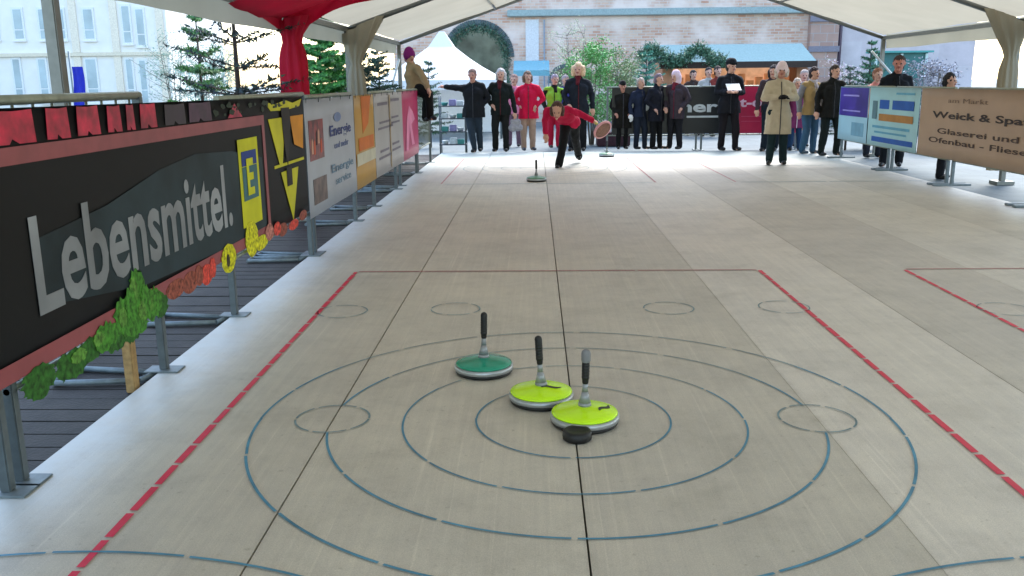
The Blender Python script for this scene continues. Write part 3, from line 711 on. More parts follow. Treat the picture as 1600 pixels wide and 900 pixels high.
# vegetables cut out along the lower edge
def veg(cy, cz, ry, rz, n=14, jag=.25, x=PR+.004, bm=None):
    pts = [(cy+ry*math.cos(2*PI*i/n)*(1+random.uniform(-jag, jag)), cz+rz*math.sin(2*PI*i/n)*(1+random.uniform(-jag, jag))) for i in range(n)]
    fl(bm, pts, x, .001)
lay = {'#2c5c20': .0, '#3f7a26': .004, '#568534': .008, '#8c4a3c': 0, '#c9463a': .004, '#c8c41c': .008, '#3a3420': .013, '#b4746a': .012}
for c, items in (('#3f7a26', [(4.1, .46, .09, .13), (3.95, .39, .11, .09), (4.25, .37, .11, .08), (4.05, .34, .14, .07), (3.75, .35, .11, .06), (4.02, .43, .06, .08), (4.17, .41, .06, .08)]),
                 ('#2c5c20', [(3.6, .33, .12, .055), (3.45, .32, .14, .06), (3.85, .31, .12, .05), (4.35, .34, .08, .06), (3.2, .33, .12, .06), (4.0, .29, .08, .04)]),
                 ('#568534', [(4.06, .49, .04, .06), (3.92, .39, .04, .045), (4.2, .39, .05, .05), (3.68, .36, .05, .03), (4.12, .37, .04, .05), (3.5, .34, .06, .03)]),
                 ('#8c4a3c', [(4.55, .38, .13, .05), (4.75, .37, .11, .06), (6.6, .36, .12, .05), (7.2, .38, .12, .04), (4.88, .38, .06, .06)]),
                 ('#c9463a', [(5.0, .36, .09, .06), (5.1, .38, .05, .06), (6.45, .39, .09, .05), (6.9, .35, .14, .04)]),
                 ('#c8c41c', [(5.38, .38, .13, .09), (5.85, .42, .14, .12), (6.05, .36, .15, .05)]),
                 ('#3a3420', [(5.36, .37, .03, .04)]), ('#b4746a', [(6.25, .40, .1, .06)])):
    for i, q in enumerate(items):
        leafc = c in ('#3f7a26', '#2c5c20', '#568534')
        q = (q[0], q[1]+.02, q[2], q[3]); bm = bmesh.new(); veg(*q, n=34 if leafc else 20, jag=.2 if leafc else .04, bm=bm, x=PR+.002+.0004*i+lay[c]*.35)
        link('painted_leaf' if leafc else 'painted_fruit', bm, mat('fruit print '+c, c, .55, var=.7, scale=38, spec=.2), b1)
def banner_left(y0, y1, col, label, z0=.325, z1=1.315):
    b = empty('banner', (0, 0, 0), 0, label, 'banner'); bm = bmesh.new(); wall_patch(bm, y0, y1, z0, z1, BX, amp=.004, ph=y0); link('cloth', bm, mat('vinyl '+col, col, .45, var=.06, scale=3), b)
    bm = bmesh.new()
    k = y0+.08
    while k < y1: tube(bm, (BX, k, z1-.03), (BX+.006, k, z1+.012), .004, n=6); k += .45
    link('cable_ties', bm, M_post, b)
    return b
b2 = banner_left(7.46, 9.52, '#a3a9b4', 'white banner with blue writing and a red picture column')
for yy, z, c in ((7.62, .82, '#7c2424'), (8.0, .95, '#b3402e'), (7.8, .84, '#4a1d22')):
    pass
bm = bmesh.new(); rect(bm, 7.56, 8.08, .80, 1.14, PR); ph = link('picture', bm, mat('photo print dark red', '#742622', .4, var=.8, scale=12), b2)
for k in range(5):
    yy = 7.62+.08*k; zz = random.uniform(.84, .98); bm = bmesh.new()
    fl(bm, [(yy, zz-.02), (yy+.05, zz-.02), (yy+.06, zz+.08), (yy+.035, zz+.11), (yy+.01, zz+.08)], PR+.002); link('picture_figure', bm, pm(('#c8a08a', '#c85a3a', '#30181a')[k % 3]), ph)
bm = bmesh.new(); rect(bm, 7.62, 8.12, .42, .64, PR); link('picture', bm, mat('photo print brown', '#55423e', .4, var=.8, scale=9), b2)
def tl(s, b, y0, y1, z, hh, c, bold=.01, x=PR, sh=0): text_mesh('lettering', s, pm(c), b, frame_mat((x, y0, z), (0, 1, 0), (0, 0, 1)), y1-y0, hh, bold=bold, shear=sh)
bm = bmesh.new(); fl(bm, [(8.7+.16*math.cos(2*PI*i/16), 1.13+.045*math.sin(2*PI*i/16)) for i in range(16)], PR); link('blue_emblem', bm, pm('#6f80a8'), b2)
tl('Energie', b2, 8.35, 9.3, .93, .13, '#3a4880', .02); tl('Energie', b2, 8.35, 9.35, .60, .10, '#6e8ba4', .015); tl('service', b2, 8.5, 9.2, .5, .07, '#7a93a8')
tl('und mehr', b2, 8.5, 9.15, .84, .06, '#5a6a9a')
b3 = banner_left(9.55, 10.72, '#b98a12', 'yellow banner with orange fields between two white ones')
bm = bmesh.new(); fl(bm, [(9.9, 1.3), (10.5, 1.3), (10.3, 1.0), (9.95, .9)], PR); rect(bm, 9.7, 10.6, .72, .86, PR); link('orange_field', bm, pm('#c86a14'), b3)
bm = bmesh.new(); rect(bm, 9.57, 10.7, .57, .70, PR); link('pale_band', bm, pm('#c7c3ae'), b3)
tl('1/2', b3, 9.8, 10.4, .78, .06, '#6a4c0c') if False else None
b4 = banner_left(10.75, 13.0, '#a8a4a4', 'pale grey banner with thin grey text lines')
for k, (z, hh) in enumerate(((1.17, .06), (.95, .045), (.88, .045), (.6, .05), (.52, .05))):
    bm = bmesh.new(); rect(bm, 10.95+.1*(k % 2), 11.7+.2*(k % 3), z, z+hh*.6, PR); rect(bm, 12.0, 12.7-.1*(k % 2), z+.03, z+.03+hh*.6, PR); link('text_line', bm, pm('#766f7c'), b4)
bm = bmesh.new(); rect(bm, 11.82, 11.9, .36, 1.29, PR); link('tan_stripe', bm, pm('#a08a68'), b4)
b5 = banner_left(13.02, 14.75, '#b41058', 'magenta banner with pale pink figure, last on the left')
bm = bmesh.new(); fl(bm, [(13.4, .9), (13.7, 1.1), (14.1, 1.0), (14.3, .88), (13.9, .82), (14.2, .5), (13.9, .5), (13.7, .78), (13.5, .45), (13.25, .45)], PR); link('pink_figure_print', bm, pm('#d980a4'), b5)

# ---- right side fence, its banners face -x
RXf = 5.60
def barrier_any(p0, p1, label, group, H_=1.29):
    p0, p1 = Vector(p0), Vector(p1); L = (p1-p0).length; a = math.atan2(p1.y-p0.y, p1.x-p0.x)
    root = empty('crowd_barrier', p0, a, label, 'barrier', group)
    bm = bmesh.new(); polytube(bm, [(0, 0, H_), (L, 0, H_)], .019); polytube(bm, [(0, 0, .34), (L, 0, .34)], .013)
    k = .14
    while k < L-.05: tube(bm, (k, 0, .34), (k, 0, H_-.01), .006, n=6); k += .14
    link('rail_frame', bm, M_rail, root)
    for xx in (.03, L-.03):
        bm = bmesh.new(); box(bm, xx-.02, xx+.02, -.02, .02, .0, H_, bev=.004); p = link('post', bm, M_foot, root)
        bm = bmesh.new(); box(bm, xx-.04, xx+.04, -.25, .25, .001, .03, bev=.006); link('foot_plate', bm, M_foot, p)
    return root
for i, (a, b, lab) in enumerate(((8.2, 10.2, 'right barrier nearest the camera behind the beige banner'), (10.3, 12.3, 'right barrier in the middle of the beige banner'), (12.4, 14.4, 'right barrier where the beige and white banners meet'), (14.5, 16.8, 'right barrier behind the purple and white banners'))):
    barrier_any((RXf+.03, a, 0), (RXf+.03, b, 0), lab, 'crowd barriers along the right edge')
def banner_right(y0, y1, col, label, z0=.35, z1=1.285):
    b = empty('banner', (0, 0, 0), 0, label, 'banner'); bm = bmesh.new(); wall_patch(bm, y0, y1, z0, z1, RXf-.01, amp=.003, ph=y0); link('cloth', bm, mat('vinyl '+col, col, .45, var=.06, scale=3), b)
    return b
RP = RXf-.017
def flr(bm, y0, y1, z0, z1, x=RP): rect(bm, y0, y1, z0, z1, x)
def tr(s, b, y0, y1, z, hh, c, bold=.012): text_mesh('lettering', s, pm(c), b, frame_mat((RP-.003, y1, z), (0, -1, 0), (0, 0, 1)), y1-y0, hh, bold=bold)
c1 = banner_right(15.45, 16.9, '#9cc4d4', 'purple and light blue banner at the far right corner')
bm = bmesh.new(); flr(bm, 15.47, 16.88, .78, 1.27); link('purple_field', bm, mat('purple blue print', '#3b2a86', .45, var=.5, scale=1.2), c1)
bm = bmesh.new(); flr(bm, 15.9, 16.7, 1.12, 1.15, RP-.004); flr(bm, 15.8, 16.7, .86, .885, RP-.004); link('text_line', bm, pm('#8f86c8'), c1)
bm = bmesh.new(); flr(bm, 15.6, 16.2, .45, .68); link('grey_print', bm, pm('#6f9aae'), c1)
c2 = banner_right(13.42, 15.42, '#9fc8cc', 'white banner with blue blocks and an ochre bar')
for c, rs_ in (('#2456a4', [(13.6, 14.42, .95, 1.09), (14.55, 14.95, .95, 1.09), (13.55, 15.2, .42, .50)]), ('#a8763a', [(13.6, 14.95, .76, .87)]), ('#5a7a82', [(15.05, 15.25, .78, 1.07)]), ('#5f9cb4', [(13.7, 15.2, .64, .68), (13.8, 15.1, .56, .59), (13.6, 14.3, 1.18, 1.21)])):
    bm = bmesh.new()
    for r_ in rs_: flr(bm, *r_)
    link('printed_block', bm, pm(c), c2)
tr('HA  ROTTE', c2, 13.65, 14.9, .98, .08, '#b9d4e4', .008) if False else None
c3 = banner_right(8.3, 13.38, '#a88a6e', 'beige banner with dark brown lettering')
tr('Das Haus am Markt', c3, 10.9, 12.75, 1.12, .06, '#6e5848', .004) if False else None
tr('Weick & Spatz', c3, 10.2, 12.95, .86, .12, '#33261f', .02)
tr('Glaserei und', c3, 10.6, 12.75, .68, .075, '#4a382e', .01)
tr('Ofenbau - Fliesen', c3, 10.2, 13.0, .55, .075, '#4a382e', .01)
tr('am Markt', c3, 11.4, 12.5, 1.10, .06, '#7d6654', 0)

# ---- back fence
YB = 19.35
for i, (a, b, lab) in enumerate(((1.5, 3.45, 'back barrier behind the navy and black coats'), (3.5, 5.45, 'back barrier between black and red banner'), (5.5, 7.4, 'back barrier behind the tan vest'))):
    barrier_any((a, YB+.03, -.05), (b, YB+.03, -.05), lab, 'crowd barriers across the far end', 1.34)
def back_banner(x0, x1, col, label):
    b = empty('banner', (0, 0, 0), 0, label, 'banner'); bm = bmesh.new()
    box(bm, x0, x1, YB-.008, YB-.004, .32, 1.28); link('cloth', bm, mat('vinyl '+col, col, .45, var=.15, scale=2), b); return b
d1 = back_banner(1.62, 4.24, '#12181c', 'black banner with white letters behind the crowd')
text_mesh('lettering', 'Donner', pm('#c9cfd0'), d1, frame_mat((2.02, YB-.011, .76), (1, 0, 0), (0, 0, 1)), 1.83, .24, bold=.03)
bm = bmesh.new(); box(bm, 3.2, 3.86, YB-.013, YB-.009, .65, .69); link('underline', bm, pm('#c9cfd0'), d1)
d2 = back_banner(4.26, 5.62, '#b01440', 'red banner with pale letters behind the beige coat')
text_mesh('lettering', 't-online', pm('#e0b9c4'), d2, frame_mat((4.3, YB-.011, .86), (1, 0, 0), (0, 0, 1)), 1.2, .2, bold=.03)
bm = bmesh.new(); box(bm, 4.35, 4.8, YB-.013, YB-.009, .66, .675); box(bm, 4.35, 4.75, YB-.013, YB-.009, .56, .57); link('text_line', bm, pm('#c45070'), d2)

# ============================================================ small things at the far end
g = atZ(713, 236, -.05)
rk = empty('rack', (g.x, 19.3, -.05), 0, 'steel rack of pale boxes and bowls at the far left corner', 'rack')
M_tealm = mat('teal enamel', '#3f8f8c', .5); M_wh = mat('white plastic', '#c9d4da', .5, var=.15)
for sx in (-.27, .27):
    for sy in (-.15, .15):
        bm = bmesh.new(); tube(bm, (sx, sy, 0), (sx, sy, 1.2), .014); link('upright', bm, M_post, rk)
for i, z in enumerate((.18, .45, .72, .98)):
    bm = bmesh.new(); box(bm, -.29, .29, -.17, .17, z, z+.02); link('shelf', bm, mat('dark shelf', '#3e4a56', .6), rk)
for i, z in enumerate((.20, .47, .74, 1.0)):
    for j, x in enumerate((-.17, .0, .16)):
        bm = bmesh.new()
        if (i+j) % 3 == 0: lathe(bm, [(0, 0), (.05, 0), (.08, .07), (.075, .075), (.04, .02), (0, .02)])
        else: box(bm, -.07, .07, -.1, .1, 0, .1+.03*(j % 2), bev=.008)
        o = link('box' if (i+j) % 3 else 'bowl', bm, [M_wh, M_wh, M_tealm, mat('lilac plastic', '#8c88b8', .5)][(i*2+j) % 4])
        o.location = (g.x+x, 19.3, z-.05)
        pos = ('left', 'middle', 'right')[j]; lev = ('bottom', 'second', 'third', 'top')[i]
        tag(o, f'{"pale box" if (i+j)%3 else "shallow bowl"} at the {pos} of the {lev} shelf of the steel rack', 'box' if (i+j) % 3 else 'bowl', 'wares on the steel rack')
g = atZ(958, 228, -.05)
bm = bmesh.new(); box(bm, -.38, .38, -.25, .25, 0, .28, bev=.02)
cr = tag(link('wooden_box', bm, mat('dark maroon paint', '#3a1622', .6, var=.3)), 'low dark maroon box on the ground behind the swung stock', 'box'); cr.location = (g.x, g.y+.1, -.05)
bm = bmesh.new(); box(bm, -.40, .40, -.27, .27, .282, .31, bev=.006); link('lid', bm, mat('maroon lid', '#4b2230', .6), cr)

# person sitting on the left barrier, purple hat
P = Pose(); P.bent = True; Y = 15.05; X = atY(655, 140, Y).x
H = 1.66
def ws(px, py, yy): v = atY(px, py, yy); return V3((v.x-X)/H, (v.y-Y)/H, (v.z)/H)
P.hip = {-1: ws(648, 140, Y+.06), 1: ws(654, 140, Y-.08)}
P.knee = {-1: ws(668, 148, Y+.06), 1: ws(670, 146, Y-.12)}
P.ank = {-1: ws(664, 183, Y+.05), 1: ws(672, 181, Y-.16)}
P.pel = (P.hip[-1]+P.hip[1])/2+V3(0, 0, .01)
P.chest = ws(647, 118, Y)
P.sho = {-1: ws(640, 106, Y+.12), 1: ws(652, 106, Y-.14)}
P.neck = ws(642, 101, Y); P.head = ws(640, 89, Y)
P.elb = {-1: ws(640, 124, Y+.2), 1: ws(662, 122, Y-.2)}
P.wri = {-1: ws(655, 136, Y+.16), 1: ws(668, 137, Y-.2)}
P.face = V3(.6, -.8, 0)
person((X, Y, 0), H, P, 'person in purple hat and tan coat sitting on the left barrier', top='#9a8468', legs='#0f1014', shoes='#0c0c0e', hair='#c08a90', hat=('beanie', '#7e2272'), coat=.5, bulk=.95)

# ============================================================ MARQUEE
EH = 2.17; EX0, EX1, RXc = -2.62, 6.62, 2.0; RISE = 1.55
FR = [17.8, 12.9, 9.8, 5.0, .4, -3.6]
M_roof = mat('white tent vinyl', '#aaa28e', .6, var=.06, scale=1.5, translucent=.42)
M_alu = mat('aluminium profile', '#7c7d78', .45, .6, var=.1)
M_redf = mat('red drape fabric', '#cc0a38', .75, var=.12, scale=3, translucent=.3)
tent = empty('marquee', (2.0, 9, 0), 0, 'white marquee roof spanning the rink on aluminium frames', 'tent')
def put(name, bm, m, smooth=False, parent=None):
    for v in bm.verts: v.co -= Vector((2.0, 9, 0))
    return link(name, bm, m, parent or tent, smooth)
def rz_(x):
    return EH+RISE*(1-abs(x-RXc)/(EX1-RXc))
bm = bmesh.new(); NU = 12
for a, b in zip(FR, FR[1:]):
    nv = 8
    for s, e in ((EX0, RXc), (RXc, EX1)):
        def pt(i, j):
            x = s+(e-s)*i/NU; yy = a+(b-a)*j/nv
            q = abs(x-RXc)/(EX1-RXc)
            sag = -.07*math.sin(PI*j/nv)*math.sin(PI*min(1, q))-.05*math.sin(PI*q)
            return (x, yy, rz_(x)+.06+sag+.008*math.sin(x*5+yy*3))
        V = [[bm.verts.new(pt(i, j)) for j in range(nv+1)] for i in range(NU+1)]
        for i in range(NU):
            for j in range(nv): bm.faces.new((V[i][j], V[i+1][j], V[i+1][j+1], V[i][j+1])).smooth = True
put('roof_canopy', bm, M_roof)
for k, yy in enumerate(FR):
    bm = bmesh.new()
    for x0, x1 in ((EX0, RXc), (EX1, RXc)):
        tube(bm, (x0, yy, EH), (x1, yy, rz_(RXc)), .035, n=8)
    put('roof_truss', bm, M_alu)
    for sx in (EX0, EX1):
        bm = bmesh.new(); box(bm, sx-.035, sx+.035, yy-.035, yy+.035, -.05, EH+.02, bev=.006); po = put('leg', bm, M_alu)
        bm = bmesh.new(); box(bm, sx-.12, sx+.12, yy-.12, yy+.12, -.055, -.035+.03); put('base_plate', bm, M_alu, parent=None)
for x in (EX0, EX1):
    bm = bmesh.new(); box(bm, x-.03, x+.03, FR[-1], FR[0], EH-.03, EH+.03); put('eave_beam', bm, M_alu)
for x in (-.75, 4.6, RXc):
    bm = bmesh.new(); tube(bm, (x, FR[-1], rz_(x)-.01), (x, FR[0], rz_(x)-.01), .022, n=8); put('purlin', bm, M_alu)
for sx, sg in ((EX0, -1), (EX1, 1)):
    bm = bmesh.new(); yy = FR[0]; n = 150
    L = FR[0]-FR[-1]
    pr = None
    for i in range(n+1):
        y = FR[-1]+L*i/n; a = bm.verts.new((sx+sg*.04, y, EH+.06)); b = bm.verts.new((sx+sg*(.05+.012*math.sin(y*5)), y, EH-.2+.008*math.sin(y*2.2)))
        if pr: bm.faces.new((pr[0], a, b, pr[1])).smooth = True
        pr = (a, b)
    put('valance', bm, M_roof)
    bm = bmesh.new()
    if sg < 0: tube(bm, atY(624, 92, 17.75), (-3.25, 17.75, -.05), .022)
    else: tube(bm, atY(1362, 80, 17.75), (8.3, 17.75, -.05), .022)
    put('brace', bm, mat('white tube', '#b8c0c0', .5))
def curtain(x, y, m, name, ztop, spread, dirx, zbot=.15, rad=.1, seed=0, tie=1.75):
    """gathered fabric: fans out under the roof, tied at the post, hanging below"""
    bm = bmesh.new(); n = 40; rows = []
    for k in range(26):
        u = k/25; z = ztop-(ztop-zbot)*u
        fan = max(0, (z-tie)/(ztop-tie)); low = max(0, (tie-z)/(tie-zbot))
        rx = rad*(1-.35*math.exp(-((z-tie)/.12)**2))+spread*fan**1.3+.03*low; ry = rad*.8*(1-.35*math.exp(-((z-tie)/.12)**2))+.10*fan
        cx = x+dirx*spread*.75*fan**1.3
        row = []
        for i in range(n):
            a = 2*PI*i/n; pl = 1+.16*math.sin(a*9+seed+z*1.5)+.06*math.sin(a*4+z*3)
            zz = z+(.30*(math.cos(a)*dirx+.2)*fan*spread/.4 if fan else 0)
            row.append(bm.verts.new((cx+rx*pl*math.cos(a), y+ry*pl*math.sin(a), zz)))
        rows.append(row)
    for a, b in zip(rows, rows[1:]):
        for i in range(n): bm.faces.new((a[i], b[i], b[(i+1) % n], a[(i+1) % n])).smooth = True
    put(name, bm, m)
curtain(EX0+.12, 12.85, M_roof, 'post_curtain', 2.2, .16, 1, tie=1.72, rad=.11)
curtain(EX1-.1, 12.85, M_roof, 'post_curtain', 2.2, .16, -1, tie=1.72, rad=.11)
curtain(EX0+.05, 9.75, M_redf, 'red_post_curtain', 2.1, .05, 1, rad=.135, seed=2, tie=1.9)
# red swag under the roof
bm = bmesh.new(); n = 60; pr = None
for i in range(n+1):
    x = EX0-.03+(RXc-EX0)*i/n; zt = rz_(x)+.02; zb = zt-.20-.03*math.sin(x*7)
    row = [bm.verts.new((x, 9.74+.03*math.sin(x*14+q), zt+(zb-zt)*q/4)) for q in range(5)]
    if pr:
        for q in range(4): bm.faces.new((pr[q], row[q], row[q+1], pr[q+1])).smooth = True
    pr = row
put('red_swag', bm, M_redf)
bm = bmesh.new(); rows = []
for j in range(11):
    yy = 9.72-(9.72-8.0)*j/10; row = []
    for i in range(25):
        x = EX0-.02+(RXc-EX0)*i/24; row.append(bm.verts.new((x, yy, rz_(x)-.04-.05*math.sin(PI*j/10)+.01*math.sin(yy*9))))
    rows.append(row)
for a, b in zip(rows, rows[1:]):
    for i in range(24): bm.faces.new((a[i], a[i+1], b[i+1], b[i])).smooth = True
A = [bm.verts.new((EX0-.03, 9.72-1.7*k/10, EH)) for k in range(11)]; B = [bm.verts.new((EX0-.035, 9.72-1.7*k/10, EH-.01-.19*(1-k/10)**1.5)) for k in range(11)]
for k in range(10): bm.faces.new((A[k], B[k], B[k+1], A[k+1])).smooth = True
put('red_lining', bm, M_redf)

# ============================================================ BUILDINGS
# long old building at the back, with the big arch
def arch_outline(x0, x1, zb, zt, arches):
    pts = [(x0, zb)]
    for (cx, r, zs) in sorted(arches):
        pts += [(cx-r, zb)]+[(cx-r*math.cos(PI*i/24), zs+r*math.sin(PI*i/24)) for i in range(25)]+[(cx+r, zb)]
    pts += [(x1, zb), (x1, zt), (x0, zt)]
    return pts
bw = empty('old_stone_building', (0, 34, 0), 0, 'long pale pink stone building with an arched gateway and grey ledge', 'building')
M_wall = brickmat('pale old stone', '#e8ccb8', '#cf9c84', '#d8cec6', .30, .10, .012, 'xz', patch='#dccbc2')
def slab(outl, y0, y1, m, name, par):
    bm = bmesh.new(); f = bm.faces.new([bm.verts.new((x, y0, z)) for x, z in outl])
    r = bmesh.ops.extrude_face_region(bm, geom=[f]); vs = [v for v in r['geom'] if isinstance(v, bmesh.types.BMVert)]
    for v in vs: v.co.y = y1
    bmesh.ops.recalc_face_normals(bm, faces=bm.faces); return link(name, bm, m, par)
ac = (-2.1, 1.12, 2.3); ac2 = (1.15, .55, 1.35)
slab(arch_outline(-5.2, 9.9, -.06, 8.6, [ac, ac2]), 0, .7, M_wall, 'wall', bw)
bm = bmesh.new(); box(bm, -1.0, 9.9, -.22, -.003, 3.72, 3.95, bev=.02); link('ledge', bm, mat('grey zinc ledge', '#8a9ea0', .5, var=.15), bw)
bm = bmesh.new(); box(bm, 9.9, 10.9, -.35, .7, -.06, 8.6); link('pilaster', bm, brickmat('pilaster stone', '#a8877c', '#bf9f92', '#b4a8a4', .5, .3, .015, 'xz'), bw)
bm = bmesh.new(); box(bm, 9.85, 10.95, -.42, -.352, 2.35, 2.55); box(bm, 9.85, 10.95, -.42, -.352, 3.4, 3.6); link('pilaster_band', bm, mat('grey stone band', '#777480', .7), bw)
bm = bmesh.new(); tube(bm, (11.02, -.2, -.06), (11.02, -.2, 6), .06); link('drain_pipe', bm, mat('dark pipe', '#4a3c4c', .5), bw)
bm = bmesh.new(); box(bm, 10.98, 16, .1, .7, -.06, 8.6); link('side_wing', bm, brickmat('light plaster', '#d8d0d4', '#d0c4ca', '#d8d4d6', 1.4, .9, .006, 'xz'), bw)
bm = bmesh.new()
for cx, r, zs, wd in ((*ac, .22), (*ac2, .14)):
    for i in range(24):
        a, b = PI*i/24+.006, PI*(i+1)/24-.006
        vs = [(cx-r*math.cos(a), zs+r*math.sin(a)), (cx-r*math.cos(b), zs+r*math.sin(b)), (cx-(r+wd)*math.cos(b), zs+(r+wd)*math.sin(b)), (cx-(r+wd)*math.cos(a), zs+(r+wd)*math.sin(a))]
        A = [bm.verts.new((x, -.06, z)) for x, z in vs]; B = [bm.verts.new((x, -.004, z)) for x, z in vs]
        bm.faces.new(A); bm.faces.new(B[::-1])
        for q in range(4): bm.faces.new((A[q], B[q], B[(q+1) % 4], A[(q+1) % 4]))
link('arch_stones', bm, mat('dark arch stone', '#4e5a5e', .8, var=.4, scale=5), bw)
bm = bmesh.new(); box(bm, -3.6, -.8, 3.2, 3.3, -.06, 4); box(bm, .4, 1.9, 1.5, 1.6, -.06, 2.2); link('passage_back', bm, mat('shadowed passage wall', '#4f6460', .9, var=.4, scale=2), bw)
bm = bmesh.new(); box(bm, -.34, .14, -.04, -.003, .9, 3.62); link('white_panel', bm, mat('white render strip', '#c9ccd0', .7), bw)
bm = bmesh.new(); box(bm, .32, .36, -.08, -.003, 1.2, 3.6); link('thin_pipe', bm, mat('grey blue pipe', '#7f93a8', .5), bw)
for k, (x, z) in enumerate(((2.9, 4.9), (5.3, 4.9), (7.7, 4.9))):
    bm = bmesh.new(); box(bm, x, x+.8, -.03, -.003, z, z+1.1); f = link('window', bm, mat('pale window frame', '#c0bcc0', .6), bw)
    bm = bmesh.new(); box(bm, x+.07, x+.37, -.04, -.032, z+.07, z+1.03); box(bm, x+.43, x+.73, -.04, -.032, z+.07, z+1.03); link('pane', bm, mat('dull glass', '#8a8f98', .25), f)
# awning left of the crowd
aw = empty('shop_awning', (0, 31, 0), 0, 'sky blue awning over a stall in front of the stone building', 'awning')
p0, p1 = atY(803, 95, 31), atY(858, 110, 31)
bm = bmesh.new(); quad(bm, (p0.x, 0, p0.z), (p1.x, 0, p0.z), (p1.x, -.9, p1.z), (p0.x, -.9, p1.z)); quad(bm, (p0.x, -.9, p1.z), (p1.x, -.9, p1.z), (p1.x, -.9, p1.z-.18), (p0.x, -.9, p1.z-.18)); link('cloth', bm, mat('sky blue awning', '#6fa9b8', .6, translucent=.2), aw)
for x in (p0.x+.03, p1.x-.03):
    bm = bmesh.new(); tube(bm, (x, -.88, -.06), (x, -.88, p1.z), .02); link('pole', bm, M_foot, aw)
# left town house
th_ = empty('town_house', (0, 45, 0), 0, 'white plastered town house with tall paired windows on the left', 'building')
M_pl = mat('cream white plaster', '#e2e0da', .8, var=.04, scale=2)
xL, xR = -31, atY(262, 60, 45).x
bm = bmesh.new(); box(bm, xL, xR, 0, 8, -.06, 9.5); link('wall', bm, M_pl, th_)
bm = bmesh.new(); box(bm, xL-.1, xR+.1, -.14, -.004, 2.85, 3.02); link('cornice', bm, mat('cream moulding', '#d6cdb8', .8), th_)
for px in (118, 181, 252):
    v = atY(px, 60, 45); bm = bmesh.new(); box(bm, v.x-.18, v.x+.18, -.08, -.004, -.06, 2.84); box(bm, v.x-.18, v.x+.18, -.08, -.004, 3.03, 9.4); link('pilaster', bm, mat('beige pilaster', '#ddd4c2', .8), th_)
for (u0, u1, t0, b0) in ((130, 148, 15, 60), (190, 206, 10, 66), (212, 228, 15, 70), (134, 156, 93, 158), (197, 212, 93, 160), (218, 233, 95, 160), (60, 78, 15, 60), (85, 103, 15, 60), (60, 78, 93, 158), (84, 102, 93, 158), (20, 38, 15, 60), (20, 38, 93, 158), (-20, -2, 15, 60), (-20, -2, 93, 158)):
    a, b = atY(u0, t0, 45), atY(u1, b0, 45); z1 = a.z; z0 = max(.1, b.z)
    bm = bmesh.new(); box(bm, a.x-.1, b.x+.1, -.05, -.004, z0-.1, z1+.1); f = link('window', bm, mat('white window frame', '#d8dcdc', .6), th_)
    bm = bmesh.new(); zm = z0+(z1-z0)*.3
    box(bm, a.x, b.x, -.065, -.052, z0, zm-.03); box(bm, a.x, b.x, -.065, -.052, zm+.03, z1); link('pane', bm, mat('pale grey glass', '#9fb2b8', .25, var=.2, scale=1), f)
    bm = bmesh.new(); box(bm, a.x-.14, b.x+.14, -.12, -.052, z0-.16, z0-.1); link('sill', bm, M_pl, f)
# teal building / pale tower on the right
rb = empty('teal_kiosk', (0, 24, 0), 0, 'teal green kiosk wall with white frames behind the right banners', 'kiosk')
a, b = atY(1368, 78, 24), atY(1445, 140, 24)
bm = bmesh.new(); box(bm, a.x, b.x, 0, .35, -.06, a.z-.08); link('wall', bm, mat('teal panel', '#2f6462', .6, var=.2, scale=2), rb)
bm = bmesh.new()
for q in (.02, .5, .97): x = a.x+(b.x-a.x)*q; box(bm, x-.03, x+.03, -.04, -.004, -.06, a.z-.1)
link('frame', bm, mat('white frame', '#b8ccca', .6), rb)
bm = bmesh.new(); box(bm, a.x-.1, b.x+.1, -.12, .4, a.z-.078, a.z-.03); link('roof', bm, M_tealm, rb)

# market hut
hx0, hx1 = 3.72, 7.92
hut = empty('market_hut', ((hx0+hx1)/2, 27, -.06), 0, 'wooden market hut with pale blue roof and orange lit counter', 'market hut')
HW = (hx1-hx0)/2
M_wd = mat('orange brown timber', '#a87656', .75, var=.2, scale=5); M_dk = mat('dark timber', '#33261f', .8)
bm = bmesh.new(); box(bm, -HW, HW, 0, .08, 0, .98); box(bm, -HW, -HW+.3, 0, .08, .98, 2.0); box(bm, HW-.3, HW, 0, .08, .98, 2.0); box(bm, -HW, HW, 1.9, 2.0, 0, 2.0); box(bm, -HW, -HW+.08, .09, 1.89, 0, 2.0); box(bm, HW-.08, HW, .09, 1.89, 0, 2.0); link('timber_wall', bm, M_wd, hut)
bm = bmesh.new(); V = [(-HW-.15, -.4, 1.95), (HW+.15, -.4, 1.95), (HW+.1, 1.1, 2.52), (-HW-.1, 1.1, 2.52)]
quad(bm, *V); W2 = [(x, y, z-.05) for x, y, z in V]; quad(bm, *W2[::-1])
for i in range(4): quad(bm, V[i], W2[i], W2[(i+1) % 4], V[(i+1) % 4])
quad(bm, (-HW-.1, 1.1, 2.52), (HW+.1, 1.1, 2.52), (HW+.15, 2.4, 1.95), (-HW-.15, 2.4, 1.95))
link('roof', bm, mat('pale blue roof sheet', '#6b868c', .95, spec=.05, var=.1), hut)
bm = bmesh.new(); box(bm, -HW-.15, HW+.15, -.42, -.402, 1.80, 1.98); link('fascia', bm, M_dk, hut)
bm = bmesh.new(); box(bm, -HW-.05, HW+.05, -.25, -.003, .98, 1.03); link('counter', bm, M_wd, hut)
bm = bmesh.new()
for k in range(14): x = -HW+.4+k*.27; box(bm, x, x+.19, 1.5, 1.7, 1.2+.1*(k % 3), 1.45+.1*(k % 3))
link('shelf_goods', bm, mat('glowing orange wares', '#b87a50', .7, var=.5, scale=3, emit=.12), hut)  # interior light of the hut put into the goods as faint emission
bm = bmesh.new(); box(bm, -HW+.1, HW-.1, 1.84, 1.88, .3, 1.95); link('glowing_back_wall', bm, mat('glowing honey timber', '#c99a76', .7, var=.25, scale=4, emit=.2), hut)  # timber given its own glow in place of lighting inside the hut

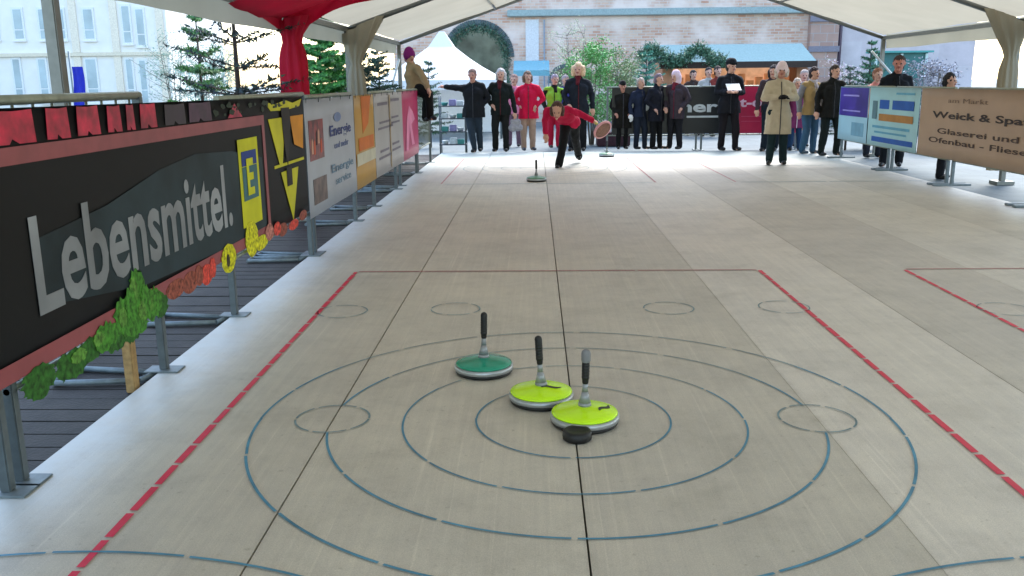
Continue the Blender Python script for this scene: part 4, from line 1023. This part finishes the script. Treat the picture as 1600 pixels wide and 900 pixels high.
# white pagoda tent left of the crowd
v0, v1 = atY(690, 46, 25), atY(765, 128, 25)
pg = empty('pagoda_tent', (v0.x-.1, 26, -.06), 0, 'bright white pagoda tent peaked in front of the arch', 'tent')
zt = v0.z+.06; hw = 1.75; zb = 1.55
M_pg = mat('bright white canvas', '#e4e6e6', .6, var=.03, translucent=.25)
bm = bmesh.new(); prof = [(1, zb), (.8, zb+.18), (.6, zb+.38), (.4, zb+.62), (.2, zb+.9), (.04, zt)]
rows = []
for s, z in prof:
    row = []
    for (cx, cy), (nx, ny) in (((-1, -1), (1, -1)), ((1, -1), (1, 1)), ((1, 1), (-1, 1)), ((-1, 1), (-1, -1))):
        for k in range(6): t = k/6; row.append(bm.verts.new(((cx+(nx-cx)*t)*hw*s, (cy+(ny-cy)*t)*hw*s, z-.0)))
    rows.append(row)
for a, b in zip(rows, rows[1:]):
    for i in range(24): bm.faces.new((a[i], a[(i+1) % 24], b[(i+1) % 24], b[i]))
bm.faces.new(rows[-1]); link('canopy', bm, M_pg, pg)
bm = bmesh.new()
for s in ((-1, -1, 1, -1), (1, -1, 1, 1), (-1, 1, -1, -1)): quad(bm, (s[0]*hw, s[1]*hw, zb), (s[2]*hw, s[3]*hw, zb), (s[2]*hw, s[3]*hw, zb-.25), (s[0]*hw, s[1]*hw, zb-.25))
link('valance', bm, M_pg, pg)
for sx in (-1, 1):
    for sy in (-1, 1): bm = bmesh.new(); tube(bm, (sx*(hw-.05), sy*(hw-.05), 0), (sx*(hw-.05), sy*(hw-.05), zb), .03); link('pole', bm, M_foot, pg)
bm = bmesh.new(); box(bm, -hw+.1, hw-.1, hw-.08, hw-.06, 0, zb); link('back_wall', bm, M_pg, pg)

# ============================================================ TREES
def needles(bm, p, d, L, n, r):
    for k in range(n):
        q = p+d*L*(k+random.random())/n; a = random.uniform(0, 2*PI); s = d.orthogonal().normalized(); s.rotate(Matrix.Rotation(a, 3, d)); e = (d*.6+s).normalized()*r*random.uniform(.7, 1.2); t = d.cross(s)*r*.16
        f = bm.faces.new((bm.verts.new(q-t*1.5), bm.verts.new(q+t*1.5), bm.verts.new(q+e))); f.material_index = random.choice((0, 0, 1))
def fir(loc, Ht, rad, n_wh, label, dens=1.0, cols=('#2c4a30', '#47683c'), z0=.12, group='fir trees round the rink', nl=.055):
    root = empty('fir_tree', loc, random.random()*6, label, 'fir tree', group)
    bm = bmesh.new(); tube(bm, (0, 0, 0), (0, 0, Ht), .045*Ht/3, .006, 8); link('trunk', bm, mat('fir bark', '#3a3029', .9, var=.3), root)
    bm = bmesh.new(); bb = bmesh.new()
    for w_ in range(n_wh):
        u = w_/(n_wh-1); z = Ht*(z0+(.97-z0)*u); R_ = rad*(1-u)**.8+.08
        for k in range(random.choice((4, 5, 5, 6))):
            a = 2*PI*k/5+random.uniform(-.4, .4)+w_; L = R_*random.uniform(.7, 1.12)
            d = V3(math.cos(a), math.sin(a), random.uniform(-.12, .22)+.3*u).normalized(); p = V3(0, 0, z+random.uniform(-.04, .04))
            tube(bb, p, p+d*L, .008, .002, 5)
            ns = max(3, int(L/.06*dens))
            for s in range(ns):
                t = .15+.85*s/ns; q = p+d*L*t; sl = (1-t)*L*.42+.05
                for sg in (-1, 1):
                    if random.random() > .88: continue
                    sd = (d+sg*d.cross(V3(0, 0, 1))*random.uniform(.7, 1.1)+V3(0, 0, random.uniform(-.25, .1))).normalized()
                    needles(bm, q, sd, sl*random.uniform(.6, 1.1), max(4, int(sl/.011*dens)), nl)
            needles(bm, p+d*L*.15, d, L*.9, int(L/.012*dens), nl)
    link('branches', bb, mat('fir twig', '#40362b', .9), root)
    link('needles', bm, [mat('needle '+cols[0], cols[0], .6, var=.3, scale=8), mat('needle '+cols[1], cols[1], .6, var=.3, scale=8)], root)
    return root
def leafy(name, loc, Ht, rad, n, cols, label, cat='shrub', zc=.55, leaf=.05, trunks=3, group=None, squash=1.0):
    root = empty(name, loc, random.random()*6, label, cat, group)
    bb = bmesh.new(); bm = bmesh.new(); ends = []
    for k in range(trunks):
        a = 2*PI*k/trunks+random.random(); top = V3(math.cos(a)*rad*.35, math.sin(a)*rad*.35, Ht*random.uniform(.75, .95))
        base = V3(math.cos(a)*.04, math.sin(a)*.04, 0); tube(bb, base, top, .022, .006, 6)
        for j in range(14):
            t = random.uniform(.25, 1); p = base.lerp(top, t); aa = random.uniform(0, 2*PI); L = rad*random.uniform(.4, .95)*(1.2-abs(t-zc))
            e = p+V3(math.cos(aa)*L, math.sin(aa)*L, L*random.uniform(.1, .9)*squash); tube(bb, p, e, .008, .003, 5); ends.append((p, e))
    for k in range(n):
        p, e = random.choice(ends); q = p.lerp(e, random.uniform(.3, 1.08))+V3(*[random.gauss(0, rad*.09) for _ in range(3)])
        if q.z < .05: continue
        u = V3(*[random.gauss(0, 1) for _ in range(3)]).normalized(); v = u.orthogonal().normalized(); l = leaf*random.uniform(.6, 1.3)
        f = bm.faces.new([bm.verts.new(q+o) for o in (u*l*.5, v*l*.28, -u*l*.5, -v*l*.28)]); f.material_index = random.choice((0, 0, 1))
    link('branches', bb, mat('grey twig', '#6a6358', .9, var=.2), root)
    link('foliage', bm, [mat('leaf '+c, c, .6, var=.25, scale=5) for c in cols], root)
    return root
p = atY(380, 140, 9.3); fir((p.x-.05, 9.3, -.05), 3.0, 1.0, 9, 'sparse dark fir whose layered twigs stand beside the red curtain', .34, ('#1c2f33', '#2a4434'), .3)
p = atY(325, 100, 10.6); fir((p.x-.1, 10.6, -.05), 2.3, .5, 8, 'small mid green fir left of the sparse dark one', 1.0, ('#3f6a3c', '#5c8a44'), .35)
p = atY(512, 100, 14.2); fir((p.x-.12, 14.2, -.05), 2.9, .95, 26, 'dense bright green fir between the red curtain and the white post', 1.5, ('#3c8040', '#5fa850'), .1)
p = atY(556, 100, 15.4); fir((p.x, 15.4, -.05), 2.35, .7, 18, 'dark blue green fir just left of the tent corner', .9, ('#1d3c34', '#2c5040'), .15)
p = atY(600, 100, 16.6); fir((p.x-.1, 16.6, -.05), 2.2, .7, 16, 'dark fir behind the slanting white brace on the left', .7, ('#1f4434', '#35604a'), .15)
p = atY(690, 110, 21); fir((p.x-.3, 21, -.05), 1.95, .5, 10, 'small fir beside the white pagoda tent', .6, ('#2c4a3a', '#486a4a'), .2)
p = atY(1360, 100, 19.5); fir((p.x, 19.5, -.05), 2.25, .6, 12, 'dark green fir by the right hand tent corner', .8, ('#2c5a40', '#48805a'), .15)
p = atY(1330, 100, 19.2); fir((p.x, 19.2, -.05), 1.7, .45, 9, 'low sparse fir left of the right tent corner', .5, ('#3a5248', '#58705c'), .2)
p = atY(925, 100, 21.5); leafy('light_shrub', (p.x, 21.5, -.05), 2.3, .75, 5200, ('#5c9a52', '#7cb06a'), 'bright green leafy tree behind the blond person', 'tree', leaf=.06, trunks=4, squash=1.0)
p = atY(965, 100, 22.2); leafy('light_shrub', (p.x+.1, 22.2, -.05), 2.25, .75, 4200, ('#8a9a70', '#6c8a66'), 'pale olive leafy tree left of the market hut', 'tree', leaf=.055, trunks=4)
p = atY(900, 60, 27); leafy('bare_tree', (p.x, 27, -.05), 3.3, .9, 1500, ('#b0b894', '#98a888'), 'thin bare tree with few pale leaves before the stone wall', 'tree', leaf=.05, trunks=4)
p = atY(1010, 100, 24); fir((p.x, 24, -.05), 2.35, .75, 13, 'teal green fir at the left end of the market hut', .8, ('#3f7c6a', '#5f9a80'), .15)
# garland on the hut roof edge
gl = bmesh.new()
pts = [V3(3.0+.105*k, 26.45+.03*math.sin(k), 2.05+.16*math.sin(k*.5)+.06*random.random()) for k in range(24)]
for a, b in zip(pts, pts[1:]):
    for q in range(60):
        c = a.lerp(b, random.random())+V3(random.gauss(0, .03), random.gauss(0, .05), random.gauss(0, .07)); d = V3(*[random.gauss(0, 1) for _ in range(3)]).normalized(); needles(gl, c, d, random.uniform(.1, .25), 9, .06)
o = link('fir_garland', gl, [mat('needle garland a', '#3f6650', .6, var=.3), mat('needle garland b', '#5d8468', .6, var=.3)])
tag(o, 'bushy green fir garland along the front edge of the hut roof', 'garland')
gl = bmesh.new()
for i in range(120):
    a = PI*(i/119*1.0); c = V3(ac[0]-1.05*math.cos(a)*.98, 33.85, ac[2]+1.05*math.sin(a))
    for q in range(7): d = V3(*[random.gauss(0, 1) for _ in range(3)]).normalized(); needles(gl, c+d*.06, d, random.uniform(.1, .3), 6, .06)
for s in (-1, 1):
    for i in range(60):
        c = V3(ac[0]+s*1.05, 33.85, ac[2]-2.0*i/60)
        for q in range(5): d = V3(*[random.gauss(0, 1) for _ in range(3)]).normalized(); needles(gl, c+d*.05, d, random.uniform(.1, .28), 6, .06)
o = link('arch_garland', gl, [_m['needle garland a'], mat('needle arch', '#2c4c44', .6, var=.3)]); tag(o, 'dark green fir garland framing the big stone arch', 'garland')
# pale frosted shrubs outside left and right
for x, yy, ht, rd, n, cc, lab in ((268, 30, 3.2, 1.1, 3200, ('#a9c0b4', '#8aa89a'), 'frosted pale bush in front of the town house'), (318, 26, 2.4, .9, 2600, ('#9cb8ac', '#b4c8bc'), 'frosted pale green bush left of the sparse fir'),
        (345, 31, 3.0, 1.0, 2600, ('#94b0a8', '#aac0b8'), 'tall frosted bush behind the sparse fir'), (1458, 19, 1.9, .6, 2600, ('#a9aab4', '#7c7c88'), 'grey white frosted bush behind the beige banner'), (1328, 26, 2.1, .7, 2200, ('#c0a8b0', '#a8b4a0'), 'pinkish bush beyond the right tent corner')):
    p = atY(x, 100, yy); leafy('frosted_bush', (p.x, yy, -.05), ht, rd, n, cc, lab, 'bush', leaf=.06, trunks=5)
# blue flag at the far left
p = atY(124, 95, 11); bm = bmesh.new()
fo = empty('blue_flag', (p.x-.03, 11, -.05), 0, 'narrow deep blue flag hanging at the far left', 'flag')
tube(bm, (-.09, 0, 0), (-.09, 0, 1.9), .012); link('pole', bm, M_foot, fo)
bm = bmesh.new(); pr = None
for k in range(13):
    z = 1.72-.55*k/12; row = [bm.verts.new((-.08+.026*q+.01*math.sin(z*9), .02*math.sin(q*1.6+z*4), z)) for q in range(6)]
    if pr:
        for q in range(5): bm.faces.new((pr[q], pr[q+1], row[q+1], row[q])).smooth = True
    pr = row
link('flag_cloth', bm, mat('deep blue cloth', '#0c1fa8', .7), fo)
